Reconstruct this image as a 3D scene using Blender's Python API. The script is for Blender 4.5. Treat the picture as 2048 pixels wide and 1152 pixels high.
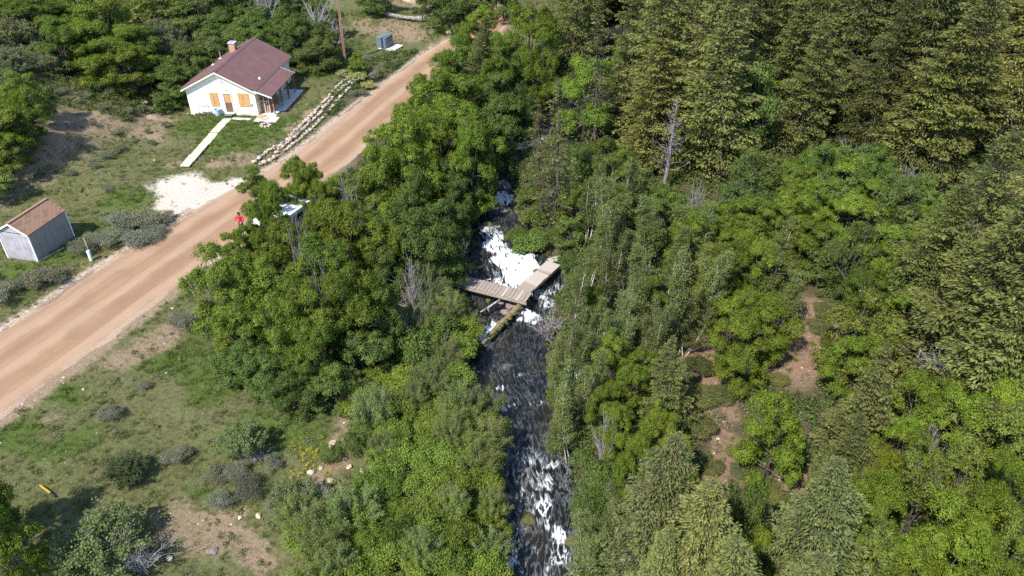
import bpy, bmesh, math, random
import numpy as np
from mathutils import Vector, Matrix, Euler

for o in list(bpy.data.objects): bpy.data.objects.remove(o)
S = bpy.context.scene
COL = S.collection
R = math.radians

# ------------------------------------------------------------------ camera, sky, sun, exposure
CF, CP, CH = 1548.0, R(35.1), 30.0          # focal length in photo pixels, tilt below the horizon, height
cam = bpy.data.cameras.new('camera'); cam.sensor_width = 36; cam.lens = CF/2048*36
cam.clip_start = .5; cam.clip_end = 2000
co = bpy.data.objects.new('camera', cam); COL.objects.link(co)
co.location = (0, 0, CH); co.rotation_euler = (R(90)-CP, 0, 0); S.camera = co

SUN_EL, SUN_AZ = R(52), math.atan2(-.62, -.78)    # azimuth from +Y towards +X, of the direction to the sun
W = bpy.data.worlds.new('World'); S.world = W; W.use_nodes = True
wn = W.node_tree.nodes; wl = W.node_tree.links
sky = wn.new('ShaderNodeTexSky'); sky.sky_type = 'NISHITA'; sky.sun_disc = False
sky.sun_elevation = SUN_EL; sky.sun_rotation = SUN_AZ; sky.altitude = 1800
wl.new(sky.outputs[0], wn['Background'].inputs[0]); wn['Background'].inputs[1].default_value = .15
sl = bpy.data.lights.new('sun', 'SUN'); sl.energy = 3.45; sl.angle = R(.53); sl.color = (1, .95, .87)
so = bpy.data.objects.new('sun', sl); COL.objects.link(so)
tosun = Vector((math.sin(SUN_AZ)*math.cos(SUN_EL), math.cos(SUN_AZ)*math.cos(SUN_EL), math.sin(SUN_EL)))
so.rotation_euler = tosun.to_track_quat('Z', 'Y').to_euler(); so.location = (-40, -20, 80)
S.view_settings.view_transform = 'Standard'; S.view_settings.look = 'None'
S.view_settings.exposure = 1.22; S.view_settings.gamma = 1; S.view_settings.use_curve_mapping = False
cy = S.cycles
cy.max_bounces = 7; cy.diffuse_bounces = 4; cy.glossy_bounces = 2; cy.transmission_bounces = 4; cy.transparent_max_bounces = 4
cy.caustics_reflective = False; cy.caustics_refractive = False
try: cy.use_denoising = False
except Exception: pass

# ------------------------------------------------------------------ helpers: noise, projection
def vnoise(x, y, seed=0):
    x = np.asarray(x, float); y = np.asarray(y, float)
    xi = np.floor(x).astype(np.int64); yi = np.floor(y).astype(np.int64); fx = x-xi; fy = y-yi
    fx = fx*fx*(3-2*fx); fy = fy*fy*(3-2*fy)
    def hsh(a, b):
        n = (a*374761393 + b*668265263 + seed*974634777) & 0xffffffff
        n = ((n ^ (n >> 13))*1274126177) & 0xffffffff
        return ((n ^ (n >> 16)) & 0xffff)/65535.0
    return (hsh(xi, yi)*(1-fx)+hsh(xi+1, yi)*fx)*(1-fy)+(hsh(xi, yi+1)*(1-fx)+hsh(xi+1, yi+1)*fx)*fy
def fbm(x, y, seed=0, o=4):
    s = 0; a = .5; t = 0
    for i in range(o):
        s = s+a*vnoise(np.asarray(x)*2**i, np.asarray(y)*2**i, seed+i*17); t += a; a *= .5
    return s/t
def sstep(a, b, x):
    t = np.clip((np.asarray(x, float)-a)/(b-a), 0, 1); return t*t*(3-2*t)

_c, _s = math.cos(CP), math.sin(CP)
def project(P):
    P = np.atleast_2d(np.asarray(P, float)); d = P-np.array([0, 0, CH])
    z = d[:, 1]*_c-d[:, 2]*_s; z = np.where(z < .1, .1, z)
    return 1024+CF*d[:, 0]/z, 576-CF*(d[:, 1]*_s+d[:, 2]*_c)/z, z
def raydir(px, py):
    a, b = (px-1024)/CF, (py-576)/CF
    d = np.array([a, _c-b*_s, -_s-b*_c]); return d/np.linalg.norm(d)

# ------------------------------------------------------------------ the lie of the land
ROAD = np.array([(-60, -30), (-45, 4), (-36, 22), (-29.2, 36.7), (-26.2, 44.2), (-22.4, 53), (-20.3, 57.2), (-17.2, 63.2), (-14.6, 72), (-11.9, 81),
                 (-10.3, 85), (-8.3, 91), (-5, 97), (-2.6, 102), (-2.4, 106.5), (-6, 110.5), (-14, 113.5), (-24, 116), (-45, 122), (-90, 128)], float)
CREEK = np.array([(2.5, -20), (1.6, 10), (1.2, 22), (1.5, 26.5), (1.05, 31.1), (.35, 33.9), (-.3, 36.6), (-.35, 39.1), (.05, 42.9), (.3, 46), (-.4, 49.3), (-1.2, 52),
                  (-1.6, 54.5), (-1.5, 60.5), (-.7, 64), (1.5, 68), (4.3, 71.5), (8, 77), (11, 86), (14, 100), (20, 125), (26, 150)], float)
CREEKW = np.array([2, 1.7, 1.5, 1.85, 1.5, 1.55, 2.15, 2.2, 2.55, 3.1, 2.5, 1.9, 1.35, 1.2, 1.4, 1.4, 1.3, 1.3, 1.3, 1.4, 1.5, 1.5])
FOOT = np.array([(-140, 20), (-75, 27), (-47, 46), (-40, 54), (-37.2, 62), (-35.3, 70), (-35.5, 80), (-33.5, 88), (-29, 95), (-27, 104), (-30, 113), (-60, 119), (-120, 120)], float)
def polydist(x, y, P, vals=None):
    """distance, signed side (+ is right of the line's direction), arc length and interpolated value"""
    x = np.asarray(x, float); y = np.asarray(y, float)
    best = np.full(x.shape, 1e9); side = np.zeros(x.shape); arc = np.zeros(x.shape); val = np.zeros(x.shape); a0 = 0
    for i in range(len(P)-1):
        d = P[i+1]-P[i]; L = math.hypot(*d); u = d/L
        t = np.clip((x-P[i][0])*u[0]+(y-P[i][1])*u[1], 0, L)
        dx = x-P[i][0]-u[0]*t; dy = y-P[i][1]-u[1]*t; dd = np.hypot(dx, dy); m = dd < best
        best = np.where(m, dd, best); side = np.where(m, np.where(u[0]*dy-u[1]*dx < 0, 1, -1), side); arc = np.where(m, a0+t, arc)
        if vals is not None: val = np.where(m, vals[i]+(vals[i+1]-vals[i])*t/L, val)
        a0 += L
    return best, side, arc, val
def water_z(y): return np.interp(y, [-20, 15, 30, 38.5, 41.5, 44.5, 47, 50.5, 53, 62, 80, 150], [-3.2, -2.6, -2.3, -2.1, -1.95, -1.9, -1.55, -1.35, -1.15, -.9, -.3, 3])
def road_z(y): return np.interp(y, [-30, 0, 40, 56, 84, 92, 100, 110, 130], [-.6, -.5, -.35, -.45, -.55, -.3, .15, .8, 1.5])
def road_half(y): return np.interp(y, [0, 45, 60, 80, 100], [3.7, 3.55, 2.95, 2.75, 2.3])
def hgt(x, y, detail=True):
    x = np.asarray(x, float); y = np.asarray(y, float)
    rd, rs, ra, _ = polydist(x, y, ROAD); cd, cs, ca, cw = polydist(x, y, CREEK, CREEKW); fd, fs, _, _ = polydist(x, y, FOOT)
    u = rd*rs; rz = road_z(y); h2 = road_half(y)
    left = np.where(y < 57, -.25, 0)+.0*x; left = -.28+.28*sstep(52, 60, y)
    left = left+.5*sstep(92, 112, y)
    right = rz-.1-.035*np.clip(u-h2, 0, 14)
    z = np.where(u < 0, left, right)
    z = rz+(z-rz)*sstep(h2+.4, h2+np.where(u < 0, 2.9, 2.2), np.abs(u))
    # ground beyond the creek climbs gently towards the forest
    east = np.clip(cd*(cs > 0), 0, None)
    z = np.where((cs > 0), np.maximum(water_z(y)+.8, z-.2)*0+water_z(y)+.95+.55*sstep(2, 9, cd), z)
    z = z+.10*np.clip(east-12, 0, 90)+.0025*np.clip(east-20, 0, 60)**2*.3
    z = np.where(cs < 0, np.maximum(z, np.where(cd < 12, water_z(y)+.75-.1*cd, -9)), z)
    z = z+.22*np.clip(y-122, 0, 200)*sstep(-60, 40, x+60)
    # hillside
    up = fd*np.where(fs < 0, 1, 0)
    z = z+ .50*up-.18*np.clip(up-3, 0, 6)+.06*np.clip(up-14, 0, 60)
    z = np.where(up > 0, z+.0, z)
    # small relief
    if detail:
        k = sstep(h2+.2, h2+1.5, rd)
        z = z+k*((fbm(x*.22, y*.22, 3)-.5)*.7*sstep(0, 6, np.abs(u)-h2)+(fbm(x*1.3, y*1.3, 9, 3)-.5)*.16)
        flat = np.exp(-(((x+27.5)/6.5)**4+((y-77)/8.5)**4)); z = z*(1-flat)+0*flat
        f2 = np.exp(-(((x+33.8)/3)**4+((y-48)/3.6)**4)); z = z*(1-f2)-.02*f2
        z = z+(fbm(x*.5, y*.5, 31)-.5)*.9*sstep(0, 5, up)
    # channel
    bed = water_z(y)-.55
    z = np.where(cd < cw+2.2, bed+(z-bed)*sstep(cw-.35, cw+1.5, cd+(fbm(x*.9, y*.9, 77)-.5)*1.0), z)
    return z
def at(px, py, up=0.0):
    """the ground point seen at photo pixel px, py (or the foot of something whose point `up` metres above ground is seen there)"""
    d = raydir(px, py); t = np.arange(12, 260, .25)
    X = d[0]*t; Y = d[1]*t; Z = CH+d[2]*t
    below = Z < hgt(X, Y)+up
    i = int(np.argmax(below)) if below.any() else len(t)-1
    a, b = t[max(i-1, 0)], t[i]
    for _ in range(12):
        m = (a+b)/2
        if CH+d[2]*m < hgt(d[0]*m, d[1]*m)+up: b = m
        else: a = m
    return Vector((d[0]*b, d[1]*b, float(hgt(d[0]*b, d[1]*b)))), b

# ------------------------------------------------------------------ materials
def newmat(name):
    m = bpy.data.materials.new(name); m.use_nodes = True; nt = m.node_tree
    return m, nt, nt.nodes['Principled BSDF']
def nd(nt, t, **k):
    n = nt.nodes.new(t)
    for a, b in k.items(): setattr(n, a, b)
    return n
def mixc(nt, fac, a, b, mode='MIX'):
    n = nd(nt, 'ShaderNodeMix', data_type='RGBA', blend_type=mode)
    for s, v in ((0, fac), (6, a), (7, b)):
        if hasattr(v, 'is_linked'): nt.links.new(v, n.inputs[s])
        else: n.inputs[s].default_value = v if s == 0 else (*v, 1)
    return n.outputs[2]
def math_(nt, op, a, b=None, clamp=False):
    n = nd(nt, 'ShaderNodeMath', operation=op, use_clamp=clamp)
    for s, v in ((0, a), (1, b)):
        if v is None: continue
        if hasattr(v, 'is_linked'): nt.links.new(v, n.inputs[s])
        else: n.inputs[s].default_value = v
    return n.outputs[0]
def ramp(nt, v, a, b):
    n = nd(nt, 'ShaderNodeMapRange', interpolation_type='SMOOTHSTEP')
    nt.links.new(v, n.inputs[0]); n.inputs[1].default_value = a; n.inputs[2].default_value = b
    return n.outputs[0]
def noise(nt, scale, detail=4, rough=.55, vec=None, dim='3D', out=0):
    n = nd(nt, 'ShaderNodeTexNoise'); n.inputs['Scale'].default_value = scale; n.inputs['Detail'].default_value = detail; n.inputs['Roughness'].default_value = rough
    if vec is not None: nt.links.new(vec, n.inputs['Vector'])
    return n.outputs[out]
def attr(nt, name, typ='GEOMETRY', out='Fac'):
    n = nd(nt, 'ShaderNodeAttribute', attribute_name=name, attribute_type=typ); return n.outputs[out]
def pos(nt): return nd(nt, 'ShaderNodeNewGeometry').outputs['Position']
def objc(nt): return nd(nt, 'ShaderNodeTexCoord').outputs['Object']
def bump(nt, bs, hgt_, strength=.4, dist=.05):
    b = nd(nt, 'ShaderNodeBump'); b.inputs['Strength'].default_value = strength; b.inputs['Distance'].default_value = dist
    nt.links.new(hgt_, b.inputs['Height']); nt.links.new(b.outputs[0], bs.inputs['Normal'])
def simple(name, c, rough=.8, var=.18, scale=6, metal=0, c2=None, bmp=0):
    m, nt, bs = newmat(name)
    n = noise(nt, scale, 5, .6, objc(nt)); d = c2 or tuple(v*(1-var*1.6) for v in c); l = tuple(min(v*(1+var), .95) for v in c)
    nt.links.new(mixc(nt, ramp(nt, n, .3, .7), d, l), bs.inputs['Base Color'])
    bs.inputs['Roughness'].default_value = rough; bs.inputs['Metallic'].default_value = metal; bs.inputs['Specular IOR Level'].default_value = .3
    if bmp: bump(nt, bs, noise(nt, scale*6, 4, .6, objc(nt)), bmp, .02)
    return m
def leafmat(name, c1, c2, c3=None, trans=.3, rough=.55, inst=False, spec=.25):
    """leaf colour: from c1 to c2 leaf by leaf, some leaves c3; object colour tints the whole plant"""
    m, nt, bs = newmat(name)
    t = attr(nt, 'tint')
    col = mixc(nt, t, c1, c2)
    if c3: col = mixc(nt, ramp(nt, t, .86, .98), col, c3)
    if inst:
        it = attr(nt, 'tone', 'INSTANCER'); col = mixc(nt, 1.0, col, mixc(nt, it, (.75, .77, .68), (1.25, 1.16, 1.02)), 'MULTIPLY')
    else:
        oi = nd(nt, 'ShaderNodeObjectInfo'); col = mixc(nt, 1.0, col, oi.outputs['Color'], 'MULTIPLY')
    nt.links.new(col, bs.inputs['Base Color']); bs.inputs['Roughness'].default_value = rough; bs.inputs['Specular IOR Level'].default_value = spec
    tr = nd(nt, 'ShaderNodeBsdfTranslucent'); nt.links.new(mixc(nt, 1.0, col, (1.15, 1.25, .6), 'MULTIPLY'), tr.inputs[0])
    mx = nd(nt, 'ShaderNodeMixShader'); mx.inputs[0].default_value = trans
    nt.links.new(bs.outputs[0], mx.inputs[1]); nt.links.new(tr.outputs[0], mx.inputs[2])
    nt.links.new(mx.outputs[0], nt.nodes['Material Output'].inputs[0])
    return m
def barkmat(name, a, b, scale=3, z=.25):
    m, nt, bs = newmat(name)
    mp = nd(nt, 'ShaderNodeMapping'); nt.links.new(objc(nt), mp.inputs[0]); mp.inputs['Scale'].default_value = (1, 1, z)
    n = noise(nt, scale*3, 5, .65, mp.outputs[0])
    nt.links.new(mixc(nt, ramp(nt, n, .35, .65), a, b), bs.inputs['Base Color']); bs.inputs['Roughness'].default_value = .9; bs.inputs['Specular IOR Level'].default_value = .1
    bump(nt, bs, n, .6, .03)
    return m
M = {}

# ------------------------------------------------------------------ mesh builders
class MB:
    def __init__(self): self.v = []; self.f = []
    def add(self, vs, fs):
        b = len(self.v); self.v += [tuple(p) for p in vs]; self.f += [tuple(b+i for i in f) for f in fs]; return self
    def box(self, c, s, rot=None, taper=1):
        x, y, z = s[0]/2, s[1]/2, s[2]/2
        vs = [Vector((a*x*(taper if k > 0 else 1), b*y*(taper if k > 0 else 1), k*z)) for k in (-1, 1) for a, b in ((-1, -1), (1, -1), (1, 1), (-1, 1))]
        if rot is not None:
            e = Euler(rot).to_matrix(); vs = [e @ p for p in vs]
        vs = [p+Vector(c) for p in vs]
        return self.add(vs, [(3, 2, 1, 0), (4, 5, 6, 7), (0, 1, 5, 4), (1, 2, 6, 5), (2, 3, 7, 6), (3, 0, 4, 7)])
    def bar(self, a, b, r1, r2=None, n=8, cap=True):
        a = Vector(a); b = Vector(b); r2 = r1 if r2 is None else r2; q = (b-a).to_track_quat('Z', 'Y')
        vs = [p+q @ Vector((r*math.cos(2*math.pi*i/n), r*math.sin(2*math.pi*i/n), 0)) for p, r in ((a, r1), (b, r2)) for i in range(n)]
        fs = [(i, (i+1) % n, n+(i+1) % n, n+i) for i in range(n)]
        if cap: fs += [tuple(range(n-1, -1, -1)), tuple(range(n, 2*n))]
        return self.add(vs, fs)
    def path(self, pts, rad, n=7):
        for i in range(len(pts)-1): self.bar(pts[i], pts[i+1], rad[i], rad[i+1], n, cap=(i in (0, len(pts)-2)))
        return self
    def lathe(self, prof, n=16, c=(0, 0, 0)):
        vs = [(c[0]+r*math.cos(2*math.pi*i/n), c[1]+r*math.sin(2*math.pi*i/n), c[2]+z) for r, z in prof for i in range(n)]
        fs = [(k*n+i, k*n+(i+1) % n, (k+1)*n+(i+1) % n, (k+1)*n+i) for k in range(len(prof)-1) for i in range(n)]
        return self.add(vs, fs)
    def prism(self, poly, axis, a, b):
        """poly of (p, q) swept along axis 'x' or 'y' or 'z' from a to b"""
        def mk(p, q, t): return {'x': (t, p, q), 'y': (p, t, q), 'z': (p, q, t)}[axis]
        n = len(poly); vs = [mk(p, q, a) for p, q in poly]+[mk(p, q, b) for p, q in poly]
        return self.add(vs, [tuple(range(n-1, -1, -1)), tuple(range(n, 2*n))]+[(i, (i+1) % n, n+(i+1) % n, n+i) for i in range(n)])
    def build(self, name, mat, parent=None, bevel=0, smooth=False, loc=None):
        me = bpy.data.meshes.new(name); me.from_pydata(self.v, [], self.f)
        bm = bmesh.new(); bm.from_mesh(me); bmesh.ops.recalc_face_normals(bm, faces=bm.faces)
        if bevel: bmesh.ops.bevel(bm, geom=bm.edges[:], offset=bevel, segments=1, affect='EDGES', clamp_overlap=True)
        bm.to_mesh(me); bm.free()
        if smooth: me.polygons.foreach_set('use_smooth', [True]*len(me.polygons))
        me.materials.append(mat)
        return link(name, me, parent, loc)
def link(name, me, parent=None, loc=None):
    o = bpy.data.objects.new(name, me); COL.objects.link(o)
    if parent is not None: o.parent = parent
    if loc is not None: o.location = loc
    return o
def tag(o, label=None, cat=None, group=None, kind=None):
    for k, v in (('label', label), ('category', cat), ('group', group), ('kind', kind)):
        if v: o[k] = v
    return o
def thing(name, label, cat, loc=(0, 0, 0), rz=0, group=None):
    o = bpy.data.objects.new(name, None); COL.objects.link(o); o.location = loc; o.rotation_euler = (0, 0, rz); o.empty_display_size = .2
    return tag(o, label, cat, group)
def npmesh(name, V, F, mats, attrs=None, fattrs=None, smooth=False, midx=None):
    """V (n,3); F (m,k) all polygons of one size"""
    me = bpy.data.meshes.new(name); F = np.asarray(F, np.int32); V = np.asarray(V, np.float32); m, k = F.shape
    me.vertices.add(len(V)); me.vertices.foreach_set('co', V.ravel())
    me.loops.add(m*k); me.loops.foreach_set('vertex_index', F.ravel())
    me.polygons.add(m); me.polygons.foreach_set('loop_start', np.arange(0, m*k, k, dtype=np.int32))
    if smooth: me.polygons.foreach_set('use_smooth', np.ones(m, bool))
    for mt in (mats if isinstance(mats, (list, tuple)) else [mats]): me.materials.append(mt)
    if midx is not None: me.polygons.foreach_set('material_index', np.asarray(midx, np.int32))
    for dom, dct in (('POINT', attrs), ('FACE', fattrs)):
        for nme, a in (dct or {}).items():
            at_ = me.attributes.new(nme, 'FLOAT', dom); at_.data.foreach_set('value', np.asarray(a, np.float32))
    me.update(calc_edges=True); return me
# ------------------------------------------------------------------ ground sheet
def axis(a, b, fa, fb, fine, coarse):
    v = [fa]
    while v[-1] < fb: v.append(v[-1]+fine)
    st = fine
    while v[-1] < b: st = min(st*1.25, coarse); v.append(v[-1]+st)
    st = fine; lo = []; c = fa
    while c > a: st = min(st*1.25, coarse); c -= st; lo.append(c)
    return np.array(lo[::-1]+v)
gx = axis(-420, 420, -48, 34, .3, 22); gy = axis(-160, 560, 14, 86, .3, 22)
GX, GY = np.meshgrid(gx, gy); xs = GX.ravel(); ys = GY.ravel()
zs = hgt(xs, ys)
rd, rs_, _, _ = polydist(xs, ys, ROAD); zs = zs-.22*(1-sstep(road_half(ys)-.9, road_half(ys)-.3, rd))
PX, PY, PZ = project(np.stack([xs, ys, zs], 1))
def blob(cx, cy, rx, ry, rot=0, soft=.45, X=None, Y=None):
    X = PX if X is None else X; Y = PY if Y is None else Y
    c, s = math.cos(R(rot)), math.sin(R(rot)); dx = X-cx; dy = Y-cy
    d = np.hypot((dx*c+dy*s)/rx, (-dx*s+dy*c)/ry); return 1-sstep(1-soft, 1+soft, d)
def masks(x, y, PX, PY):
    """what covers the ground: bare tan soil, lush grass, white gravel, leaf litter, red trail soil (by place)"""
    q = np.clip(np.hypot(x, y)/45, .5, 3); PX = PX+(fbm(x*.28, y*.28, 71, 4)-.5)*110/q; PY = PY+(fbm(x*.28+40, y*.28, 72, 4)-.5)*80/q**1.5
    B = lambda *a: blob(*a, X=PX, Y=PY)
    rd, rs, _, _ = polydist(x, y, ROAD); cd, cs, _, cw = polydist(x, y, CREEK, CREEKW); fd, fs, _, _ = polydist(x, y, FOOT)
    hill = sstep(-1.5, 2, np.where(fs < 0, fd, -fd))
    n1 = fbm(x*.35, y*.35, 5); n2 = fbm(x*.9, y*.9, 6)
    dirt = .47*hill+.13
    for a in ((620, 225, 60, 12, -42), (560, 300, 45, 14, -25), (460, 320, 70, 12, -10), (810, 62, 70, 22, 5), (730, 55, 30, 16), (410, 1085, 125, 55, 5), (480, 1120, 60, 40), (88, 832, 26, 9),
              (290, 690, 110, 22, -28), (660, 900, 45, 60, 10), (620, 960, 30, 50), (675, 860, 24, 30), (300, 240, 45, 45), (210, 170, 60, 30, 30), (150, 260, 60, 30), (560, 215, 20, 8), (330, 320, 18, 8),
              (750, 175, 50, 35, -35), (830, 130, 60, 12, -15), (790, 5, 60, 9), (610, 800, 60, 25), (500, 1035, 30, 12)):
        dirt = np.maximum(dirt, .66*B(*a))
    dirt = np.maximum(dirt, .85*(1-sstep(.0, 1.1, rd-road_half(y)-.1)))
    lush = .22+.25*n1
    for a in ((470, 270, 90, 55, -20), (420, 250, 70, 30), (630, 130, 60, 35), (560, 250, 50, 20, -30), (700, 120, 40, 40), (870, 60, 60, 18), (250, 400, 90, 20, -10), (170, 460, 40, 25), (60, 540, 90, 30, -20), (110, 520, 70, 20),
              (110, 800, 45, 22), (40, 850, 70, 25), (190, 865, 60, 18), (440, 740, 110, 50), (540, 880, 120, 50), (350, 720, 90, 30, -20), (420, 1000, 60, 18), (740, 30, 90, 12), (150, 870, 90, 25), (590, 560, 60, 9)):
        lush = np.maximum(lush, .72*B(*a))
    lush = lush*(1-.85*hill)
    white = np.zeros_like(x)
    for a in ((395, 385, 78, 38, 8), (450, 375, 40, 22, -20), (350, 420, 45, 22, -25), (1650, 1000, 5, 5)): white = np.maximum(white, B(*a))
    berm = np.exp(-((rd-road_half(y)-.25)/.45)**2)*np.where(rs < 0, 1, .35)*(y < 108)
    white = np.maximum(white, .5*berm)
    forest = np.where(cs > 0, sstep(-.2, 1.0, cd-cw), 0)
    forest = np.maximum(forest, np.where((cs < 0), (1-sstep(4, 8, cd-cw))*sstep(42, 52, y)+.9*B(600, 640, 190, 150)+.8*B(850, 300, 170, 200, -40), 0))
    forest = np.maximum(forest, .8*sstep(-.5, 1.5, np.where(fs < 0, fd, -fd))*sstep(66, 74, y))
    red = np.zeros_like(x)
    for a in ((1425, 705, 55, 50, 20), (1452, 770, 26, 70, -10), (1435, 840, 24, 40, 15), (1450, 930, 38, 70, -12), (1450, 985, 42, 22), (1600, 690, 55, 95, 8), (1660, 640, 40, 40), (1580, 950, 60, 22), (1560, 740, 40, 30), (1640, 720, 50, 50)): red = np.maximum(red, B(*a))
    return [np.clip(v, 0, 1) for v in (dirt+.5*(n2-.5)*(dirt > .2), lush, white, forest*(1-red), red)]
mk = masks(xs, ys, PX, PY)
inview = (PZ > 1)
ny, nx = GX.shape; ii = np.arange(ny*nx).reshape(ny, nx)
GF = np.stack([ii[:-1, :-1].ravel(), ii[:-1, 1:].ravel(), ii[1:, 1:].ravel(), ii[1:, :-1].ravel()], 1)
m, nt, bs = newmat('ground'); P_ = pos(nt)
nB = noise(nt, .9, 5, .6, P_); nM = noise(nt, 4, 5, .6, P_); nF = noise(nt, 22, 4, .65, P_); nS = noise(nt, 60, 2, .6, P_)
def edge(a, w=.55):      # attribute pushed about by noise so that its border is ragged
    v = math_(nt, 'ADD', a, math_(nt, 'MULTIPLY', math_(nt, 'SUBTRACT', math_(nt, 'ADD', math_(nt, 'MULTIPLY', nM, .5), math_(nt, 'MULTIPLY', nF, .5)), .5), 1.9)); return ramp(nt, v, .5-w/2, .5+w/2)
dry = mixc(nt, ramp(nt, nM, .35, .65), (.095, .10, .038), (.17, .15, .078))
dry = mixc(nt, ramp(nt, nF, .45, .7), dry, (.075, .09, .03))
lushc = mixc(nt, ramp(nt, nF, .3, .7), (.05, .085, .016), (.10, .142, .034))
soil = mixc(nt, ramp(nt, nF, .3, .72), (.20, .135, .085), (.33, .245, .165)); soil = mixc(nt, ramp(nt, nS, .62, .7), soil, (.43, .35, .27))
wht = mixc(nt, ramp(nt, nF, .3, .7), (.42, .34, .27), (.72, .63, .54))
lit = mixc(nt, ramp(nt, nF, .3, .7), (.05, .04, .024), (.13, .10, .06)); lit = mixc(nt, ramp(nt, nM, .5, .7), lit, (.05, .075, .022))
redc = mixc(nt, ramp(nt, nF, .3, .7), (.165, .10, .066), (.27, .185, .13)); redc = mixc(nt, ramp(nt, nS, .62, .7), redc, (.33, .27, .21))
c = mixc(nt, edge(attr(nt, 'lush')), dry, lushc); c = mixc(nt, edge(attr(nt, 'dirt')), c, soil); c = mixc(nt, edge(attr(nt, 'forest')), c, lit)
c = mixc(nt, edge(attr(nt, 'red'), .7), c, redc); c = mixc(nt, edge(attr(nt, 'white'), .6), c, wht)
nt.links.new(c, bs.inputs['Base Color']); bs.inputs['Roughness'].default_value = .95; bs.inputs['Specular IOR Level'].default_value = .1
bump(nt, bs, math_(nt, 'ADD', nF, math_(nt, 'MULTIPLY', nM, 2)), .9, .08); M['ground'] = m
me = npmesh('ground', np.stack([xs, ys, zs], 1), GF, m, attrs=dict(zip(('dirt', 'lush', 'white', 'forest', 'red'), mk)), smooth=True)
tag(link('ground', me), kind='structure')

# ------------------------------------------------------------------ gravel road, with wheel tracks
def resample(P, st, extra=None):
    d = np.r_[0, np.cumsum(np.hypot(*np.diff(P, axis=0).T))]; n = int(d[-1]/st); t = np.linspace(0, d[-1], n)
    Q = np.stack([np.interp(t, d, P[:, 0]), np.interp(t, d, P[:, 1])], 1)
    k = 9; ker = np.hanning(k+2)[1:-1]; ker /= ker.sum()
    for _ in range(4):
        q = np.pad(Q, ((k//2, k//2), (0, 0)), mode='edge'); q[:k//2] = 2*Q[0]-Q[1:k//2+1][::-1]; q[-(k//2):] = 2*Q[-1]-Q[-k//2:-1][::-1]
        Q = np.stack([np.convolve(q[:, i], ker, 'valid') for i in (0, 1)], 1)
    T = np.gradient(Q, axis=0); T /= np.hypot(*T.T)[:, None]
    return Q, T, t, (None if extra is None else np.interp(t, d, extra))
Q, T, tt, _ = resample(ROAD, .45)
us = np.linspace(-1.12, 1.12, 30); hw = road_half(Q[:, 1])
X = Q[:, :1]+T[:, 1:2]*us*hw[:, None]; Y = Q[:, 1:2]-T[:, :1]*us*hw[:, None]; U = np.broadcast_to(us, X.shape)*hw[:, None]
Zr = road_z(Y)+.07*(1-np.minimum(np.abs(us), 1)**2)-.0
for c0 in (-1.9, -.35, .35, 1.9): Zr = Zr-.035*np.exp(-((U-c0-.15*np.sin(tt*.11)[:, None])/.28)**2)
Zr = Zr+(fbm(X*.9, Y*.9, 40)-.5)*.05
ed = np.abs(us)+(fbm(X*.45, Y*.45, 41)-.5)*.32+(fbm(X*2, Y*2, 42)-.5)*.1
Zr = Zr-.35*sstep(.93, 1.1, ed)+.07*np.exp(-((ed-.94)/.05)**2)
m, nt, bs = newmat('road'); uv = attr(nt, 'u'); sa = attr(nt, 's')
cb = nd(nt, 'ShaderNodeCombineXYZ'); nt.links.new(math_(nt, 'MULTIPLY', uv, 1.7), cb.inputs[0]); nt.links.new(math_(nt, 'MULTIPLY', sa, .07), cb.inputs[1])
st = noise(nt, 1.0, 6, .62, cb.outputs[0]); P_ = pos(nt); nb = noise(nt, .35, 4, .6, P_); nf = noise(nt, 26, 4, .7, P_); npb = noise(nt, 9, 3, .6, P_)
cl = mixc(nt, ramp(nt, st, .28, .72), (.245, .142, .080), (.345, .222, .138)); cl = mixc(nt, math_(nt, 'MULTIPLY', ramp(nt, nb, .35, .7), .75), cl, (.215, .13, .082))
cl = mixc(nt, math_(nt, 'MULTIPLY', ramp(nt, nf, .35, .75), .45), cl, (.38, .27, .18))
wv = math_(nt, 'SINE', math_(nt, 'ADD', math_(nt, 'MULTIPLY', uv, 2.7), math_(nt, 'MULTIPLY', nb, 2.2)))
cl = mixc(nt, math_(nt, 'MULTIPLY', ramp(nt, wv, .1, .95), .42), cl, (.40, .285, .195)); cl = mixc(nt, math_(nt, 'MULTIPLY', ramp(nt, wv, -.3, -.95), .3), cl, (.205, .118, .068))
eg = ramp(nt, math_(nt, 'ADD', math_(nt, 'ABSOLUTE', attr(nt, 'un')), math_(nt, 'MULTIPLY', math_(nt, 'SUBTRACT', npb, .5), .5)), .78, 1.02)
cl = mixc(nt, eg, cl, mixc(nt, ramp(nt, nf, .35, .65), (.28, .205, .145), (.47, .38, .295)))
nt.links.new(cl, bs.inputs['Base Color']); bs.inputs['Roughness'].default_value = .95; bs.inputs['Specular IOR Level'].default_value = .1
bump(nt, bs, math_(nt, 'ADD', nf, math_(nt, 'MULTIPLY', st, 1.5)), .6, .05)
n0, n1 = X.shape; ii = np.arange(n0*n1).reshape(n0, n1)
RF = np.stack([ii[:-1, :-1].ravel(), ii[:-1, 1:].ravel(), ii[1:, 1:].ravel(), ii[1:, :-1].ravel()], 1)
me = npmesh('road', np.stack([X.ravel(), Y.ravel(), Zr.ravel()], 1), RF, m, smooth=True, attrs=dict(u=U.ravel(), un=np.broadcast_to(us, X.shape).ravel(), s=np.broadcast_to(tt[:, None], X.shape).ravel()))
tag(link('road', me), kind='structure')

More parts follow.
